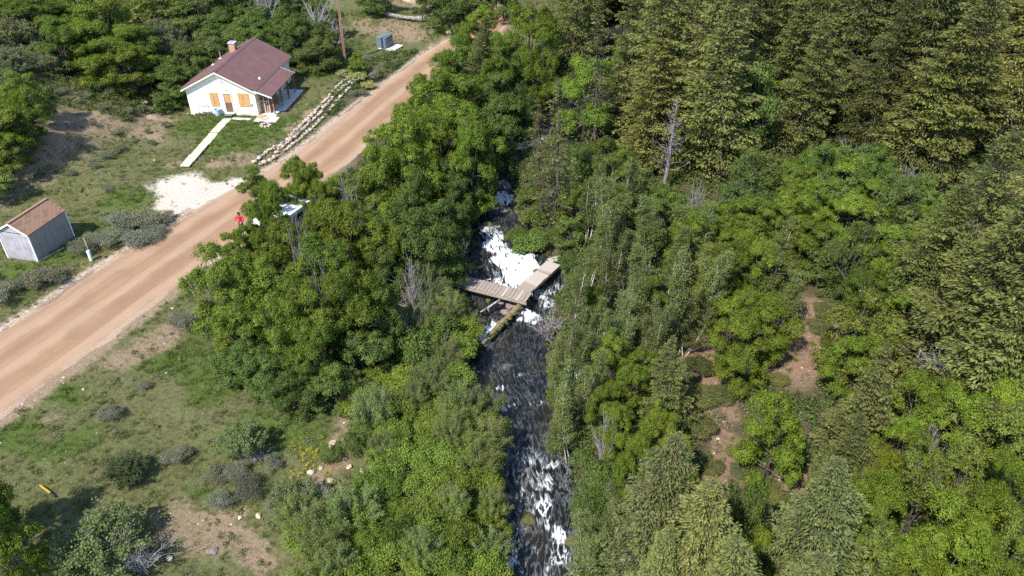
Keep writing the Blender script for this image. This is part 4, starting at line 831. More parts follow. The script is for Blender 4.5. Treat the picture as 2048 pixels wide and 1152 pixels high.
def mound(seed, h=1.3, r=1.5, leaf=.10, lw=.08, n=5200, lump=.3, upright=.0, core=.45):
    """low leafy bush built of lumps"""
    rg = np.random.default_rng(seed); nl = 16; a = rg.uniform(0, 6.28, nl); q = np.sqrt(rg.random(nl))*.8
    L = np.stack([np.cos(a)*q*r, np.sin(a)*q*r, h*(.75-.45*q**2)*rg.uniform(.7, 1.15, nl)], 1); lr = rg.uniform(.28, .5, nl)*r
    k = rg.integers(0, nl, n); d = unit(rg.normal(size=(n, 3))); d[:, 2] = np.where(d[:, 2] < -.3, -d[:, 2], d[:, 2]); rad = lr[k]*rg.uniform(core, 1.08, n)**.6
    C = L[k]+d*rad[:, None]*np.array([1, 1, .8*h/1.3 if h < 1.3 else .8]); C[:, 2] = np.maximum(C[:, 2], .03)
    N = d*.6+np.array([0, 0, .7])+rg.normal(size=(n, 3))*.45; T = np.clip(rg.beta(2, 2.5, n)+(rg.normal(size=nl)*.13)[k], 0, 1); s = rg.uniform(.7, 1.3, n)
    al = None
    if upright: al = d*.6+np.array([0, 0, 1.0]); N = rg.normal(size=(n, 3))+d*.4+np.array([0, 0, .25])
    V, F = cards(C, N, leaf*s, lw*s, rg, al); wood = [(curve((rg.normal()*.1, rg.normal()*.1, -.15), c, rg, .12, 4), np.array([.03, .02, .012, .005])) for c in L]
    for _ in range(7): c = L[rg.integers(nl)]; e = c+unit(rg.normal(size=3)+np.array([0, 0, .9]))*r*.55; wood.append((curve(c, e, rg, .2, 4), np.array([.014, .01, .007, .003])))
    return V, F, T, wood

def bare(seed, h=4., r=1.6, stems=5, lv=3, spread=.5, thick=.06, kids=4):
    rg = np.random.default_rng(seed); wood = []
    def grow(o, d, L, rad, k):
        e = o+d*L; p = curve(o, e, rg, .14, 5); wood.append((p, np.linspace(rad, rad*.45, 5)))
        if k == 0: return
        for _ in range(kids+(1 if rg.random() < .5 else 0)):
            j = rg.integers(1, 5); d2 = unit(d+rg.normal(size=3)*spread+np.array([0, 0, .12])); grow(p[j], d2, L*rg.uniform(.4, .72), rad*.5, k-1)
    for s in range(stems):
        a = rg.uniform(0, 6.28); q = rg.uniform(.15, 1)*(.0 if stems == 1 else 1); d = unit(np.array([math.cos(a)*q*r, math.sin(a)*q*r, h*.8])); grow(np.array([rg.normal()*.12, rg.normal()*.12, -.2]), d, h*rg.uniform(.5, .75), thick, lv)
    return None, None, None, wood
def snag(seed, h=10., r=1.8, n=80, thick=.26):
    rg = np.random.default_rng(seed); tr = np.stack([rg.normal(size=9)*.06, rg.normal(size=9)*.06, np.linspace(-.4, h, 9)], 1); wood = [(tr, np.linspace(thick, .02, 9))]
    for i in range(n):
        z = h*rg.uniform(.22, .97); a = rg.uniform(0, 6.28); L = r*(1.15-z/h)*rg.uniform(.5, 1.1); o = np.array([0, 0, z]); e = o+np.array([math.cos(a)*L, math.sin(a)*L, L*rg.uniform(.25, 1.3)]); p = curve(o, e, rg, .12, 5); wood.append((p, np.linspace(.035, .008, 5)))
        for _ in range(4): j = rg.integers(1, 5); wood.append((curve(p[j], p[j]+unit(rg.normal(size=3)+np.array([0, 0, .4]))*L*.4, rg, .15, 3), np.array([.014, .009, .004])))
    return None, None, None, wood

LM = dict(
 maple=leafmat('maple_leaves', (.090, .138, .018), (.215, .285, .040), (.27, .28, .05), .42),
 chokecherry=leafmat('dark_leaves', (.060, .098, .020), (.14, .19, .042), None, .34, .55, spec=.2),
 oak=leafmat('dull_leaves', (.080, .115, .026), (.170, .212, .052), None, .34),
 conifer=leafmat('needles', (.054, .068, .017), (.215, .222, .060), (.28, .255, .08), .16, .6),
 spruce=leafmat('spruce_needles', (.07, .09, .028), (.25, .26, .085), (.33, .31, .12), .18, .6),
 birch=leafmat('birch_leaves', (.085, .115, .028), (.195, .22, .066), (.15, .15, .05), .3),
 willow=leafmat('willow_leaves', (.088, .122, .034), (.20, .235, .08), None, .28),
 grey=leafmat('grey_green_leaves', (.10, .125, .05), (.20, .22, .105), None, .25),
 rose=leafmat('rose_leaves', (.075, .128, .02), (.19, .26, .045), (.19, .19, .035), .3),
 sage=leafmat('sage_leaves', (.12, .128, .078), (.235, .24, .155), (.28, .27, .20), .12, .8),
 ground=leafmat('low_leaves', (.045, .08, .02), (.12, .165, .045), (.17, .17, .07), .25, inst=True),
 grass=leafmat('grass_blades', (.072, .12, .02), (.165, .21, .05), (.28, .25, .13), .25, .6, inst=True),
 drygrass=leafmat('dry_grass_blades', (.13, .115, .055), (.29, .245, .14), None, .2, .7, inst=True),
 scrub=leafmat('scrub_leaves', (.08, .09, .05), (.17, .175, .105), (.20, .17, .11), .15, .8, inst=True),
 flower=leafmat('yellow_flowers', (.42, .32, .015), (.55, .44, .04), None, .2, .6, inst=True),
)
MODELS = {}
def reg(kind, gen, count, lm, bm, parts, sides=5, **kw):
    MODELS[kind] = [(model(kind, *gen(100*len(MODELS)+i+1, **{k: (v(i) if callable(v) else v) for k, v in kw.items()}), LM.get(lm), M[bm], sides), parts, kw) for i in range(count)]
reg('maple_tree', maple, 7, 'maple', 'bark', ('crown', 'trunk'), lobes=lambda i: 12+i % 5, flat=lambda i: .62+.06*(i % 3))
reg('chokecherry_tree', maple, 4, 'chokecherry', 'bark', ('crown', 'trunk'), h=5., r=2.6, leaf=.105, lobes=lambda i: 11+i % 4, dens=16)
reg('oak_tree', maple, 4, 'oak', 'bark', ('crown', 'trunk'), h=5., r=2.4, leaf=.115, per=74, twig=18, lobes=lambda i: 11+i % 3)
reg('conifer_tree', conifer, 6, 'conifer', 'darkbark', ('crown', 'trunk'), h=16., r=lambda i: 3.0+.25*(i % 4), bare=.15, step=.44, spray=.27, dn=48)
reg('sparse_conifer', conifer, 2, 'conifer', 'darkbark', ('crown', 'trunk'), h=13., r=2.7, bare=.75, sparse=.75, step=.5)
reg('spruce_tree', conifer, 3, 'spruce', 'bark', ('crown', 'trunk'), h=11., r=3.2, droop=.36, spray=.20, step=.27, dn=74)
reg('birch_tree', birch, 5, 'birch', 'palebark', ('crown', 'trunk'), stems=lambda i: 2+i % 3)
reg('willow_shrub', stems_plant, 4, 'willow', 'deadbark', ('foliage', 'stem'), 4, h=2.8, r=1.8)
reg('serviceberry_shrub', stems_plant, 3, 'grey', 'deadbark', ('foliage', 'stem'), 4, h=2.0, r=1.5, leaf=.075, lw=.06, n=70, per=62, bare=.12)
reg('rose_bush', mound, 4, 'rose', 'bark', ('foliage', 'stem'), 4, h=1.5, r=1.7, leaf=.105, lw=.085, n=6000)
reg('dark_shrub', mound, 3, 'chokecherry', 'bark', ('foliage', 'stem'), 4, h=1.7, r=1.7, leaf=.13, lw=.09, n=5200)
reg('sagebrush', mound, 4, 'sage', 'deadbark', ('foliage', 'stem'), 4, h=.95, r=.95, leaf=.095, lw=.02, n=5600, upright=1, core=.2)
reg('dead_shrub', bare, 4, None, 'twig', ('branch', 'branch'), 4, h=3., r=1.6, stems=11, lv=2, spread=.45, thick=.05, kids=5)
reg('dead_tree', bare, 3, None, 'twig', ('branch', 'branch'), 5, h=6., r=1.5, stems=4, lv=3, spread=.6, thick=.11, kids=4)
reg('snag_tree', snag, 2, None, 'deadbark', ('trunk', 'trunk'), 5)
BASE = dict(maple_tree=(7., 3.1), chokecherry_tree=(5., 2.7), oak_tree=(5., 2.5), conifer_tree=(16., 3.2), sparse_conifer=(13., 2.6), spruce_tree=(11., 3.0), birch_tree=(8., 2.4), willow_shrub=(2.9, 2.0), serviceberry_shrub=(2., 1.6), rose_bush=(1.6, 1.9), dark_shrub=(1.8, 1.9), sagebrush=(1., 1.1), dead_shrub=(3.2, 1.8), dead_tree=(7., 2.2), snag_tree=(10., 1.7))
PLANTS = []
def plant(kind, x, y, h, r, zone, label=None, tone=None, sink=.0, tilt=.05):
    hb, rb = BASE[kind]; ms = MODELS[kind]; (cr, tr), parts, _ = ms[rnd.randrange(len(ms))]
    z = gz(x, y)-sink; t = bpy.data.objects.new(kind, None); COL.objects.link(t); t.empty_display_size = .3
    t.location = (x, y, z); t.rotation_euler = (rnd.gauss(0, tilt), rnd.gauss(0, tilt), rnd.uniform(0, 6.28)); k = r/rb; t.scale = (k*rnd.uniform(.92, 1.08), k*rnd.uniform(.92, 1.08), h/hb)
    v = tone or (1, 1, 1); j = rnd.gauss(0, .15); w = rnd.gauss(.0, .045); c = (max(.3, v[0]*(1+j+w)), max(.3, v[1]*(1+j)), max(.3, v[2]*(1+j-w)), 1)
    if cr: o = link(parts[0], cr, t); o.color = c
    if tr: o = link(parts[1], tr, t); o.color = c
    PLANTS.append(dict(o=t, kind=kind, x=x, y=y, z=z, h=h, r=r, zone=zone, label=label)); return t
def seen(kind, px, py, wpx, h, zone, label=None, tone=None, f=.62, fix=False, **k):
    """plant whose crown middle (f of its height) is at photo pixel px, py and whose crown is wpx photo pixels across"""
    if kind in ('maple_tree', 'oak_tree', 'chokecherry_tree') and h > 3 and not fix: h *= rnd.uniform(.8, 1.2)
    p, d = at(px, py, f*h); return plant(kind, p.x, p.y, h, wpx*d/CF/2, zone, label, tone, **k)
# ------------------------------------------------------------------ plants: where they stand
Z1, Z2, Z3, Z4, Z5 = 'roadside grove', 'near bank thicket', 'hillside', 'grove behind the cabin', 'far bank wood'
Z6, Z7, Z8, Z9 = 'conifer stand', 'middle maple thicket', 'trail side', 'road meadow'
OL = (1.05, .92, .8)
for a in ((452, 560, 150, 6.2), (530, 560, 150, 7), (600, 600, 160, 7.2), (655, 540, 160, 7.6), (575, 492, 130, 6.6), (560, 640, 130, 6.2), (522, 374, 90, 5.2), (588, 345, 80, 5.4), (652, 402, 80, 5.6), (690, 450, 150, 7.4), (735, 385, 140, 7.2), (705, 590, 140, 7), (625, 700, 120, 6.2), (480, 640, 120, 5.6), (700, 655, 110, 6), (668, 388, 100, 6.4), (760, 470, 120, 7), (640, 455, 110, 6.6), (620, 660, 130, 6.5)):
    seen('maple_tree', *a, Z1, tone=(1.0, .96, .9))
for a in ((568, 436, 56, 4.6), (545, 396, 60, 5), (612, 372, 56, 5), (520, 470, 60, 3.6), (592, 392, 60, 4.6), (628, 366, 46, 5), (512, 436, 40, 4.2), (490, 478, 50, 3.4), (466, 486, 60, 3.8), (540, 414, 44, 4.8), (530, 440, 50, 4.6), (598, 378, 44, 5)): seen('maple_tree', *a, Z1, tone=(1.0, 1.0, .9), fix=True)
for a in ((815, 305, 150, 7.6), (765, 335, 110, 6.6), (865, 240, 165, 8.6), (925, 255, 140, 8.6), (852, 190, 110, 7.2), (900, 185, 140, 8.6), (812, 250, 100, 6.6), (880, 295, 130, 7.6), (940, 315, 110, 7.6), (770, 285, 90, 5.8), (925, 125, 110, 7.6), (908, 150, 90, 6.6), (1065, 45, 110, 8), (1010, 95, 100, 8), (985, 140, 90, 7.6), (1085, 110, 90, 8), (945, 62, 70, 6), (965, 48, 70, 6.4), (932, 92, 70, 6)):
    seen('maple_tree', *a, Z1, tone=(1.08, 1.08, .95))
for a in ((480, 715, 110, 3.2), (540, 745, 110, 3), (590, 770, 120, 3), (660, 760, 110, 3), (730, 700, 120, 4), (770, 620, 120, 4.6), (800, 440, 120, 5.6), (845, 490, 130, 5), (885, 440, 110, 5.2), (912, 385, 100, 5.4), (875, 520, 110, 4), (830, 400, 100, 5.6), (985, 260, 110, 7), (1000, 190, 110, 7.6), (905, 360, 100, 5.6), (940, 312, 90, 6), (780, 540, 110, 4.6), (1035, 215, 90, 6.6), (1040, 140, 90, 7), (892, 470, 80, 3.2), (918, 450, 60, 2.4)):
    seen('chokecherry_tree', *a, Z1)
for a in ((850, 560, 110, 3.6), (840, 620, 90, 3.2), (870, 345, 70, 4.2)): seen('willow_shrub', *a, Z2, tone=(1, .95, .95))
for a in ((855, 300, 80, 4.6, 'grey leafless bush between the bright maples above the creek bend'), (700, 415, 90, 4.6, 'grey leafless twigs among the grove maples nearest the van'), (835, 575, 80, 3, 'pale tangle of dead twigs on the near bank beside the bridge end'), (810, 640, 70, 2.6, 'low brown dead bush in the shade below the grove'), (905, 505, 80, 1.8, 'brushy dead branches hanging over the white water at the near bank'), (590, 505, 50, 5.2, 'thin grey dead stems in the middle of the grove'), (650, 600, 50, 5, 'grey bare limbs in a gap of the grove crowns')):
    seen('dead_shrub', *a[:3], a[3]*1.22, Z1, label=a[4])
# near bank: willows and bright leafy bushes
for a in ((740, 800, 110, 3.2), (860, 745, 100, 3), (925, 800, 110, 3), (965, 860, 110, 3.2), (975, 800, 80, 2.6), (705, 1010, 130, 3), (640, 1060, 130, 3), (960, 905, 110, 3), (885, 700, 90, 2.8), (900, 850, 100, 3), (820, 790, 90, 2.6), (760, 890, 80, 2.4), (985, 1010, 90, 2.8), (900, 1000, 90, 2.6), (840, 1090, 110, 2.6), (980, 1090, 100, 2.8), (700, 760, 70, 2.4), (940, 640, 70, 2.4), (900, 600, 80, 2.6), (660, 1130, 120, 2.6), (600, 1020, 100, 2.6)):
    seen('willow_shrub', *a, Z2, tone=(1.2, 1.18, .9))
for px, py in [(x+rnd.uniform(-14, 14), y+rnd.uniform(-12, 12)) for y in range(650, 1190, 52) for x in range(600, 1010, 62)]:
    xl = np.interp(py, [650, 700, 790, 860, 930, 1000, 1060, 1190], [800, 760, 700, 715, 740, 720, 600, 570]); xr = np.interp(py, [650, 740, 800, 870, 1000, 1190], [925, 925, 965, 1000, 1000, 1000])
    if xl < px < xr: seen('rose_bush', px, py, rnd.uniform(74, 104), rnd.uniform(1.2, 1.9), Z2, tone=(1.15, 1.12, .9))
for a in ((882, 562, 80, 2.0), (912, 605, 60, 1.2), (700, 880, 70, 1.2), (730, 850, 70, 1.2), (660, 905, 50, .8), (940, 690, 60, 1.6), (880, 650, 90, 2.2), (830, 690, 100, 2.6)): seen('dark_shrub', *a, Z2)
# hillside to the upper left
for a in ((42, 180, 80, 4.4), (28, 240, 84, 4.2), (5, 295, 70, 3.8), (-30, 240, 120, 5), (135, 45, 120, 5.6), (195, 40, 130, 6), (255, 75, 130, 6), (255, 120, 90, 4.6), (215, 105, 110, 5.4), (118, 78, 90, 4.6), (60, 15, 110, 4.4), (175, 10, 120, 6)): seen('maple_tree', *a, Z3, tone=(.94, .95, .92))
for a in ((5, 110, 70, 1.8), (55, 62, 80, 2.2), (15, 60, 90, 2.4), (345, 92, 80, 3), (312, 62, 80, 3.4), (338, 55, 80, 3.2), (330, 140, 70, 2.6), (85, 118, 60, 1.6), (360, 20, 80, 3.6), (30, 130, 60, 1.5), (110, 130, 50, 1.4), (70, 95, 60, 1.6)): seen('serviceberry_shrub', *a, Z3)
for a in ((320, 30, 90, 4.4), (370, 55, 80, 4.2), (300, -10, 110, 5), (15, 165, 70, 2.6), (-20, 350, 80, 3.2)): seen('oak_tree', *a, Z3, tone=(1.3, 1.25, 1.25))
for a in ((380, 110, 90, 4.4), (430, 62, 100, 5), (398, 40, 100, 5), (482, 42, 100, 5), (545, 35, 100, 5.4), (590, 70, 90, 4.6), (625, 62, 80, 4.6), (646, 72, 70, 4.4), (560, 55, 80, 4.4), (632, 100, 90, 3.6), (600, 96, 70, 3), (530, 78, 70, 4), (352, 150, 80, 3.6), (335, 185, 70, 2.6), (495, 75, 80, 4.4), (440, 100, 90, 4.4), (642, 30, 80, 5), (610, 20, 90, 5), (400, 0, 110, 5.4), (470, 0, 110, 5.4), (530, 0, 100, 5.4), (410, 140, 70, 3.4), (325, 205, 40, 1.6)): seen('chokecherry_tree' if rnd.random() < .72 else 'oak_tree', *a, Z4)
for a in ((635, 40, 60, 6, 'grey bare tree with a straight trunk behind the cabin yard'), (535, 20, 50, 7, 'dark leaning bare tree behind the cabin roof ridge'), (515, 15, 50, 7, 'thin dark bare tree beside the leaning one behind the cabin'), (668, 55, 40, 5, 'broken grey bare tree next to the utility pole')): seen('dead_tree', *a[:4], Z4, label=a[4])
for a in ((895, 6, 105, 5.6), (868, -28, 90, 5.6), (925, -12, 90, 5.5), (1000, -20, 90, 6), (745, -22, 80, 5)): seen('oak_tree', *a, Z4, tone=(.8, .9, .8))
seen('maple_tree', 714, 122, 40, 2.6, Z4, label='small leafy sapling at the foot of the utility pole', tone=(1.1, 1.1, .9))
for a in ((712, 152, 46, .8, 'pale cream leaved bush at the upper end of the stone terraces'), (733, 168, 40, .7, 'small pale cream bush between the terraces and the road'), (690, 146, 36, .6, 'pale yellowish plant on the yard side of the terraces')): seen('serviceberry_shrub', *a[:4], Z9, label=a[4], tone=(2.2, 2.0, 1.9))
# meadow by the road
seen('maple_tree', -8, 1075, 130, 6, Z9, label='bright leafy tree at the edge of the meadow beside the lying marker post', tone=(1.15, 1.15, .95))
seen('maple_tree', -60, 1010, 130, 6.4, Z9, label='leafy tree casting the shade over the lying marker post')
for a in ((190, 1090, 190, 2.6, 'big olive feathery shrub with bare curved stems beside the shaded meadow'), (480, 880, 110, 2.1, 'pale green rounded shrub in the middle of the meadow'), (245, 935, 90, 1.5, 'sparse grey green shrub in the lower meadow'), (590, 990, 100, 2.2, 'grey green shrub below the flower slope')): seen('serviceberry_shrub', *a[:4], Z9, label=a[4], tone=(.86, .96, .7))
for a in ((262, 1110, 100, 2, 'fan of bare grey stems beside the feathery olive shrub'), (515, 905, 60, 1, 'grey dead twigs at the foot of the rounded meadow shrub'), (650, 1000, 90, 2, 'bare arching twigs at the edge of the leafy bushes')): seen('dead_shrub', *a[:4], Z9, label=a[4])
for a in ((350, 912, 64, .8), (430, 945, 66, .8), (503, 972, 84, 1.1), (565, 1008, 76, 1.), (220, 826, 56, .8), (365, 636, 66, 1.), (290, 770, 30, .5), (440, 1000, 60, .9), (540, 925, 56, .7), (470, 940, 60, .8)): seen('sagebrush', *a, 'meadow sagebrush', f=.5)
for a in ((240, 446, 90, 1.3), (290, 440, 90, 1.3), (215, 475, 76, 1.1), (320, 432, 60, .9), (262, 478, 80, 1.), (155, 492, 60, 1.), (88, 552, 84, 1.2), (4, 585, 80, 1.3), (60, 560, 60, .9), (300, 465, 70, .9), (180, 478, 46, .8), (-40, 560, 70, 1.)): seen('sagebrush', *a, 'sagebrush between shed and road', f=.5)
for a in ((215, 310, 34, .6), (240, 298, 34, .6), (208, 215, 22, .5), (222, 182, 26, .6), (315, 215, 22, .6), (332, 248, 22, .6), (300, 285, 24, .6), (282, 215, 22, .6), (255, 220, 26, .6), (100, 335, 22, .4), (215, 375, 30, .4), (145, 345, 26, .5), (190, 330, 30, .5), (80, 350, 26, .4), (175, 190, 24, .5), (128, 140, 26, .5), (185, 245, 22, .4), (160, 290, 22, .4), (295, 262, 20, .5), (270, 280, 20, .4), (230, 265, 22, .4), (340, 200, 20, .5), (120, 180, 30, .5), (695, 100, 34, .8), (735, 115, 30, .7), (720, 185, 40, .7), (655, 225, 26, .5), (745, 150, 36, .7)): seen('sagebrush', *a, 'small hillside sagebrush' if a[0] < 400 else 'sagebrush round the wall top', f=.5, tone=(.9, .95, .85))
for a in ((685, 108, 34, 1.1, 'grey dry brush at the foot of the utility pole'), (735, 148, 40, .9, 'dry brush spilling over the upper end of the stone terraces')): seen('dead_shrub', *a[:4], Z9, label=a[4])
# far bank
for a in ((1185, 470, 90, 6.6), (1150, 570, 84, 7.6), (1235, 430, 100, 6.6), (1290, 520, 96, 6.6), (1262, 600, 86, 5.6), (1350, 580, 120, 7.4), (1130, 780, 100, 6.2), (1172, 735, 84, 5.6), (1150, 835, 90, 5.6), (1110, 720, 70, 4.6), (1250, 655, 84, 5.6), (1190, 645, 76, 5.6), (1305, 440, 96, 6.6), (1350, 500, 96, 6.6), (1228, 1015, 96, 5.2), (1215, 520, 84, 6.2), (1110, 860, 60, 4), (1260, 370, 90, 6.6), (1180, 400, 80, 5.6), (1380, 640, 80, 4.6), (1420, 545, 90, 6), (1190, 1090, 90, 4), (1300, 650, 80, 5.4), (1160, 680, 76, 5), (1410, 470, 84, 6)): seen('birch_tree', *a, Z5)
for a in ((1275, 905, 100, 5), (1345, 905, 100, 5), (1255, 765, 80, 4.6), (1225, 705, 76, 4.8), (1320, 850, 80, 4.4), (1240, 850, 80, 4), (1215, 800, 70, 4), (1290, 730, 76, 4.6), (1180, 600, 70, 4.6), (1300, 585, 76, 4.8)): seen('maple_tree', *a, Z5, tone=(1.15, 1.12, .95))
for a in ((1068, 480, 110, 1.8), (1110, 470, 80, 1.6), (1035, 470, 60, 1.4), (1180, 1000, 80, 1.6), (1170, 920, 70, 1.4), (1190, 1080, 70, 1.0), (1200, 945, 80, 1.8), (1155, 868, 50, 1.2), (1210, 1130, 90, 1.4), (1120, 790, 60, 1.6), (1115, 745, 60, 1.4), (1140, 520, 60, 1.4), (1165, 545, 60, 1.4), (1075, 430, 70, 1.6), (1060, 390, 60, 1.6), (1085, 350, 70, 2)): seen('dark_shrub', *a, Z5)
for a in ((1102, 640, 90, 2.6, 'grey twiggy dead shrub leaning over the creek below the footbridge'), (1210, 875, 60, 3.6, 'column of grey dead twigs above the far bank rapids'), (1390, 405, 66, 3.4, 'grey fallen tangle of branches right of the tall snag'), (1205, 370, 70, 4, 'grey bare shrub between the sparse conifers and the birches'), (1165, 985, 60, 1.8, 'grey vine covered dead stems at the creek edge'), (1260, 590, 50, 3.4, 'bare grey stems among the birches'), (1500, 400, 60, 3, 'grey dead twigs at the left of the maple thicket'), (1640, 395, 60, 3.4, 'tall grey dead stems at the back of the maple thicket'), (1700, 300, 50, 3, 'dead twigs under the conifers at the thicket end'), (1830, 350, 60, 3, 'grey dead shrub under the tall conifers, far end'), (1480, 520, 50, 3, 'grey dead stems beside the maple nearest the birches'), (1870, 890, 60, 3.6, 'small grey dead branches in a gap of the right hand maples'), (1010, 1085, 60, 1, 'bare pale branches reaching over the lowest rapids'), (1880, 1130, 60, 2.6, 'pale dead twigs between the lowest maples'), (1320, 640, 50, 3, 'bare twigs beside the leaning pale birch')): seen('dead_shrub', *a[:4], Z5, label=a[4])
seen('dead_tree', 1905, 700, 150, 5, Z8, label='large silver dead bush with many forked limbs beside the drooping conifers', f=.55)
p, d = at(1329, 384); plant('snag_tree', p.x, p.y, 8.2, 1.7, Z5, 'tall silver dead tree standing before the conifer stand')
for a in ((1083, 455, 8.5, 1.9), (1112, 460, 10, 2.1), (1190, 300, 11, 2.2)): p, d = at(a[0], a[1]); plant('sparse_conifer', p.x, p.y, a[2]*1.2, a[3], Z5)
# maple thicket in the middle
for py in range(300, 700, 44):
    for px in range(1380, 1960, 62):
        x = px+rnd.uniform(-22, 22)+(py % 3)*8; y = py+rnd.uniform(-16, 16)
        top = np.interp(x, [1380, 1500, 1600, 1700, 1800, 1900, 1960], [400, 310, 320, 330, 375, 430, 520]); bot = np.interp(x, [1380, 1450, 1560, 1610, 1680, 1800, 1960], [560, 620, 600, 530, 560, 630, 600])
        if not top < y < bot: continue
        k = rnd.random(); seen('maple_tree' if k < .72 else 'oak_tree' if k < .9 else 'birch_tree', x, y, rnd.uniform(84, 118), rnd.uniform(3.6, 5.2), Z7, tone=(1.05, 1.06, .95))
for a in ((1540, 625, 120, 5), (1495, 680, 120, 5), (1470, 625, 100, 4.6), (1558, 850, 145, 6), (1725, 650, 140, 6), (1722, 708, 100, 5), (1500, 1050, 110, 6), (1505, 1125, 110, 6), (1850, 965, 130, 6.4), (1785, 945, 90, 5), (1930, 835, 130, 7), (1845, 800, 130, 6), (1995, 880, 130, 6.6), (1765, 1045, 130, 6.4), (1905, 1100, 150, 6.8), (1995, 1030, 130, 5.8), (1830, 1135, 120, 5.4), (2040, 965, 110, 7), (1990, 770, 110, 6), (1790, 865, 90, 5), (1930, 935, 100, 5.4), (2065, 800, 120, 7), (1730, 1120, 100, 5), (1980, 1155, 120, 6), (2050, 1100, 110, 6)): seen('maple_tree' if rnd.random() < .8 else 'oak_tree', *a, Z8, tone=(1.2, 1.15, .9))
for a in ((1440, 790, 70, .7), (1400, 790, 80, .8), (1500, 760, 90, .7), (1395, 850, 80, .9), (1420, 930, 60, .6), (1490, 940, 60, .5), (1540, 990, 80, .5), (1520, 950, 50, .5), (1640, 650, 50, .5), (1650, 620, 50, .6), (1395, 730, 70, .9), (1560, 760, 50, .5), (1470, 900, 40, .4)): seen('rose_bush', *a, Z8, tone=(1.0, .75, 1.35))
for a in ((1160, 330, 90, 5), (1215, 310, 90, 5), (1250, 340, 90, 4.6), (1200, 350, 80, 4.2), (1290, 380, 80, 4), (1150, 400, 80, 4), (1240, 400, 80, 4), (1640, 330, 90, 4.4), (1700, 325, 90, 4.4), (1760, 350, 90, 4.6), (1820, 385, 90, 4.6), (1870, 405, 90, 4.6), (1900, 440, 80, 4.6), (1790, 400, 90, 4), (1850, 440, 90, 4), (1330, 420, 90, 4), (1140, 450, 70, 3)):
    seen('oak_tree' if rnd.random() < .5 else 'chokecherry_tree', *a, Z7 if a[0] > 1350 else Z5, tone=(1.15, 1.15, 1.0))
# conifers
for q, a in enumerate(((1305, 1025, 230, 11), (1400, 1095, 240, 10), (1640, 1045, 240, 10), (1310, 1160, 190, 8))):
    t = seen('spruce_tree', *a, Z8, f=.6, tone=((.86, .78, .66), (.98, .95, .8), (.78, .74, .6), (.9, .92, .75))[q])
    if q == 0:
        mb = MB()
        for k in range(70): z_ = rnd.uniform(7.2, 10.6); w_ = rnd.uniform(0, 6.3); q_ = (11-z_)*.38*rnd.uniform(.6, 1.1); mb.lathe([(.01, .06), (.035, .02), (.03, -.08), (.005, -.12)], 6, (q_*math.cos(w_), q_*math.sin(w_), z_))
        mb.build('cones', simple('seed_cone', (.17, .095, .05), .8), t)['kind'] = 'stuff'
for a in ((1740, 800, 150, 8), (1332, 765, 110, 6.4), (960, 115, 110, 10), (1700, 900, 110, 6)): seen('conifer_tree', *a, Z8 if a[0] > 1000 else Z1, f=.6)
for a in ((1985, 520, 230, 14), (2060, 600, 230, 14), (1880, 500, 150, 10), (2075, 440, 230, 15), (2045, 680, 180, 11), (1960, 430, 170, 13)): seen('conifer_tree', *a, Z6, f=.6, tone=(.98, 1.02, .95))
CN = []
for yy in np.arange(56, 136, 4.3):
    for xx in np.arange(2, 96, 4.5):
        x = xx+rnd.uniform(-1.6, 1.6); y = yy+rnd.uniform(-1.6, 1.6); qx, qy, _ = project([(x, y, gz(x, y))]); qx = qx[0]; qy = qy[0]
        front = np.interp(qx, [1080, 1150, 1280, 1400, 1500, 1600, 1700, 1800, 1900, 2000, 2200], [130, 290, 370, 385, 320, 315, 325, 375, 430, 480, 560])
        if qy > front or qx > 2260 or qy < -70 or qx < 1085+.5*max(0, 150-qy): continue
        cd_ = polydist(np.array([x]), np.array([y]), CREEK)[0][0]
        if cd_ < 3.2 and qy > 60: continue
        edge_ = qy > front-55; kk = rnd.random()
        if kk < .08: continue
        if kk < .17: plant('oak_tree' if kk < .13 else 'maple_tree', x, y, rnd.uniform(7, 10), rnd.uniform(2.6, 3.4), Z6, tone=(1.1, 1.1, .95)); continue
        CN.append(plant('conifer_tree', x, y, rnd.uniform(9, 15) if edge_ else rnd.uniform(12, 21), rnd.uniform(2.3, 4.1), Z6, tone=(1.06, 1.06, .98)))
for a in ((2040, 20, 80, 6), (2010, 60, 90, 5), (1990, 100, 70, 4)): seen('maple_tree', *a, Z6, tone=(1., 1.05, .95))
for x, y, k in ((16, 15, 0), (20, 18, 1), (25, 20, 0), (29, 24, 1), (33, 28, 0), (37, 33, 0), (41, 38, 1), (22, 13, 0), (27, 15, 1), (34, 22, 0), (40, 29, 0), (45, 40, 1), (10, 14, 2), (5, 15, 3), (8, 17, 2), (-4, 17, 3), (-7, 18, 4), (-10, 17, 4), (-5, 14, 4), (-9, 13, 3), (48, 47, 0), (46, 53, 2), (50, 58, 2)):
    kd, hh, rr_ = (('maple_tree', 6, 2.6), ('oak_tree', 5, 2.4), ('conifer_tree', 10, 2.6), ('willow_shrub', 2.8, 2), ('rose_bush', 1.7, 1.9))[k]
    plant(kd, x+rnd.uniform(-.8, .8), y+rnd.uniform(-.8, .8), hh, rr_, 'near edge of the valley')
# trees behind the bend, past the top of the picture
for k in range(26):
    x = -75+k*5.2+rnd.uniform(-1.5, 1.5); y = 128+rnd.uniform(-4, 6)+8*math.sin(k); plant('oak_tree' if k % 3 else 'maple_tree', x, y, rnd.uniform(5, 7), rnd.uniform(2.6, 3.4), 'slope past the road bend')
for k in range(14): x = -64+rnd.uniform(-8, 16); y = 84+k*2.6; plant('maple_tree' if k % 2 else 'oak_tree', x, y, rnd.uniform(4.5, 6), rnd.uniform(2.4, 3.2), Z3)

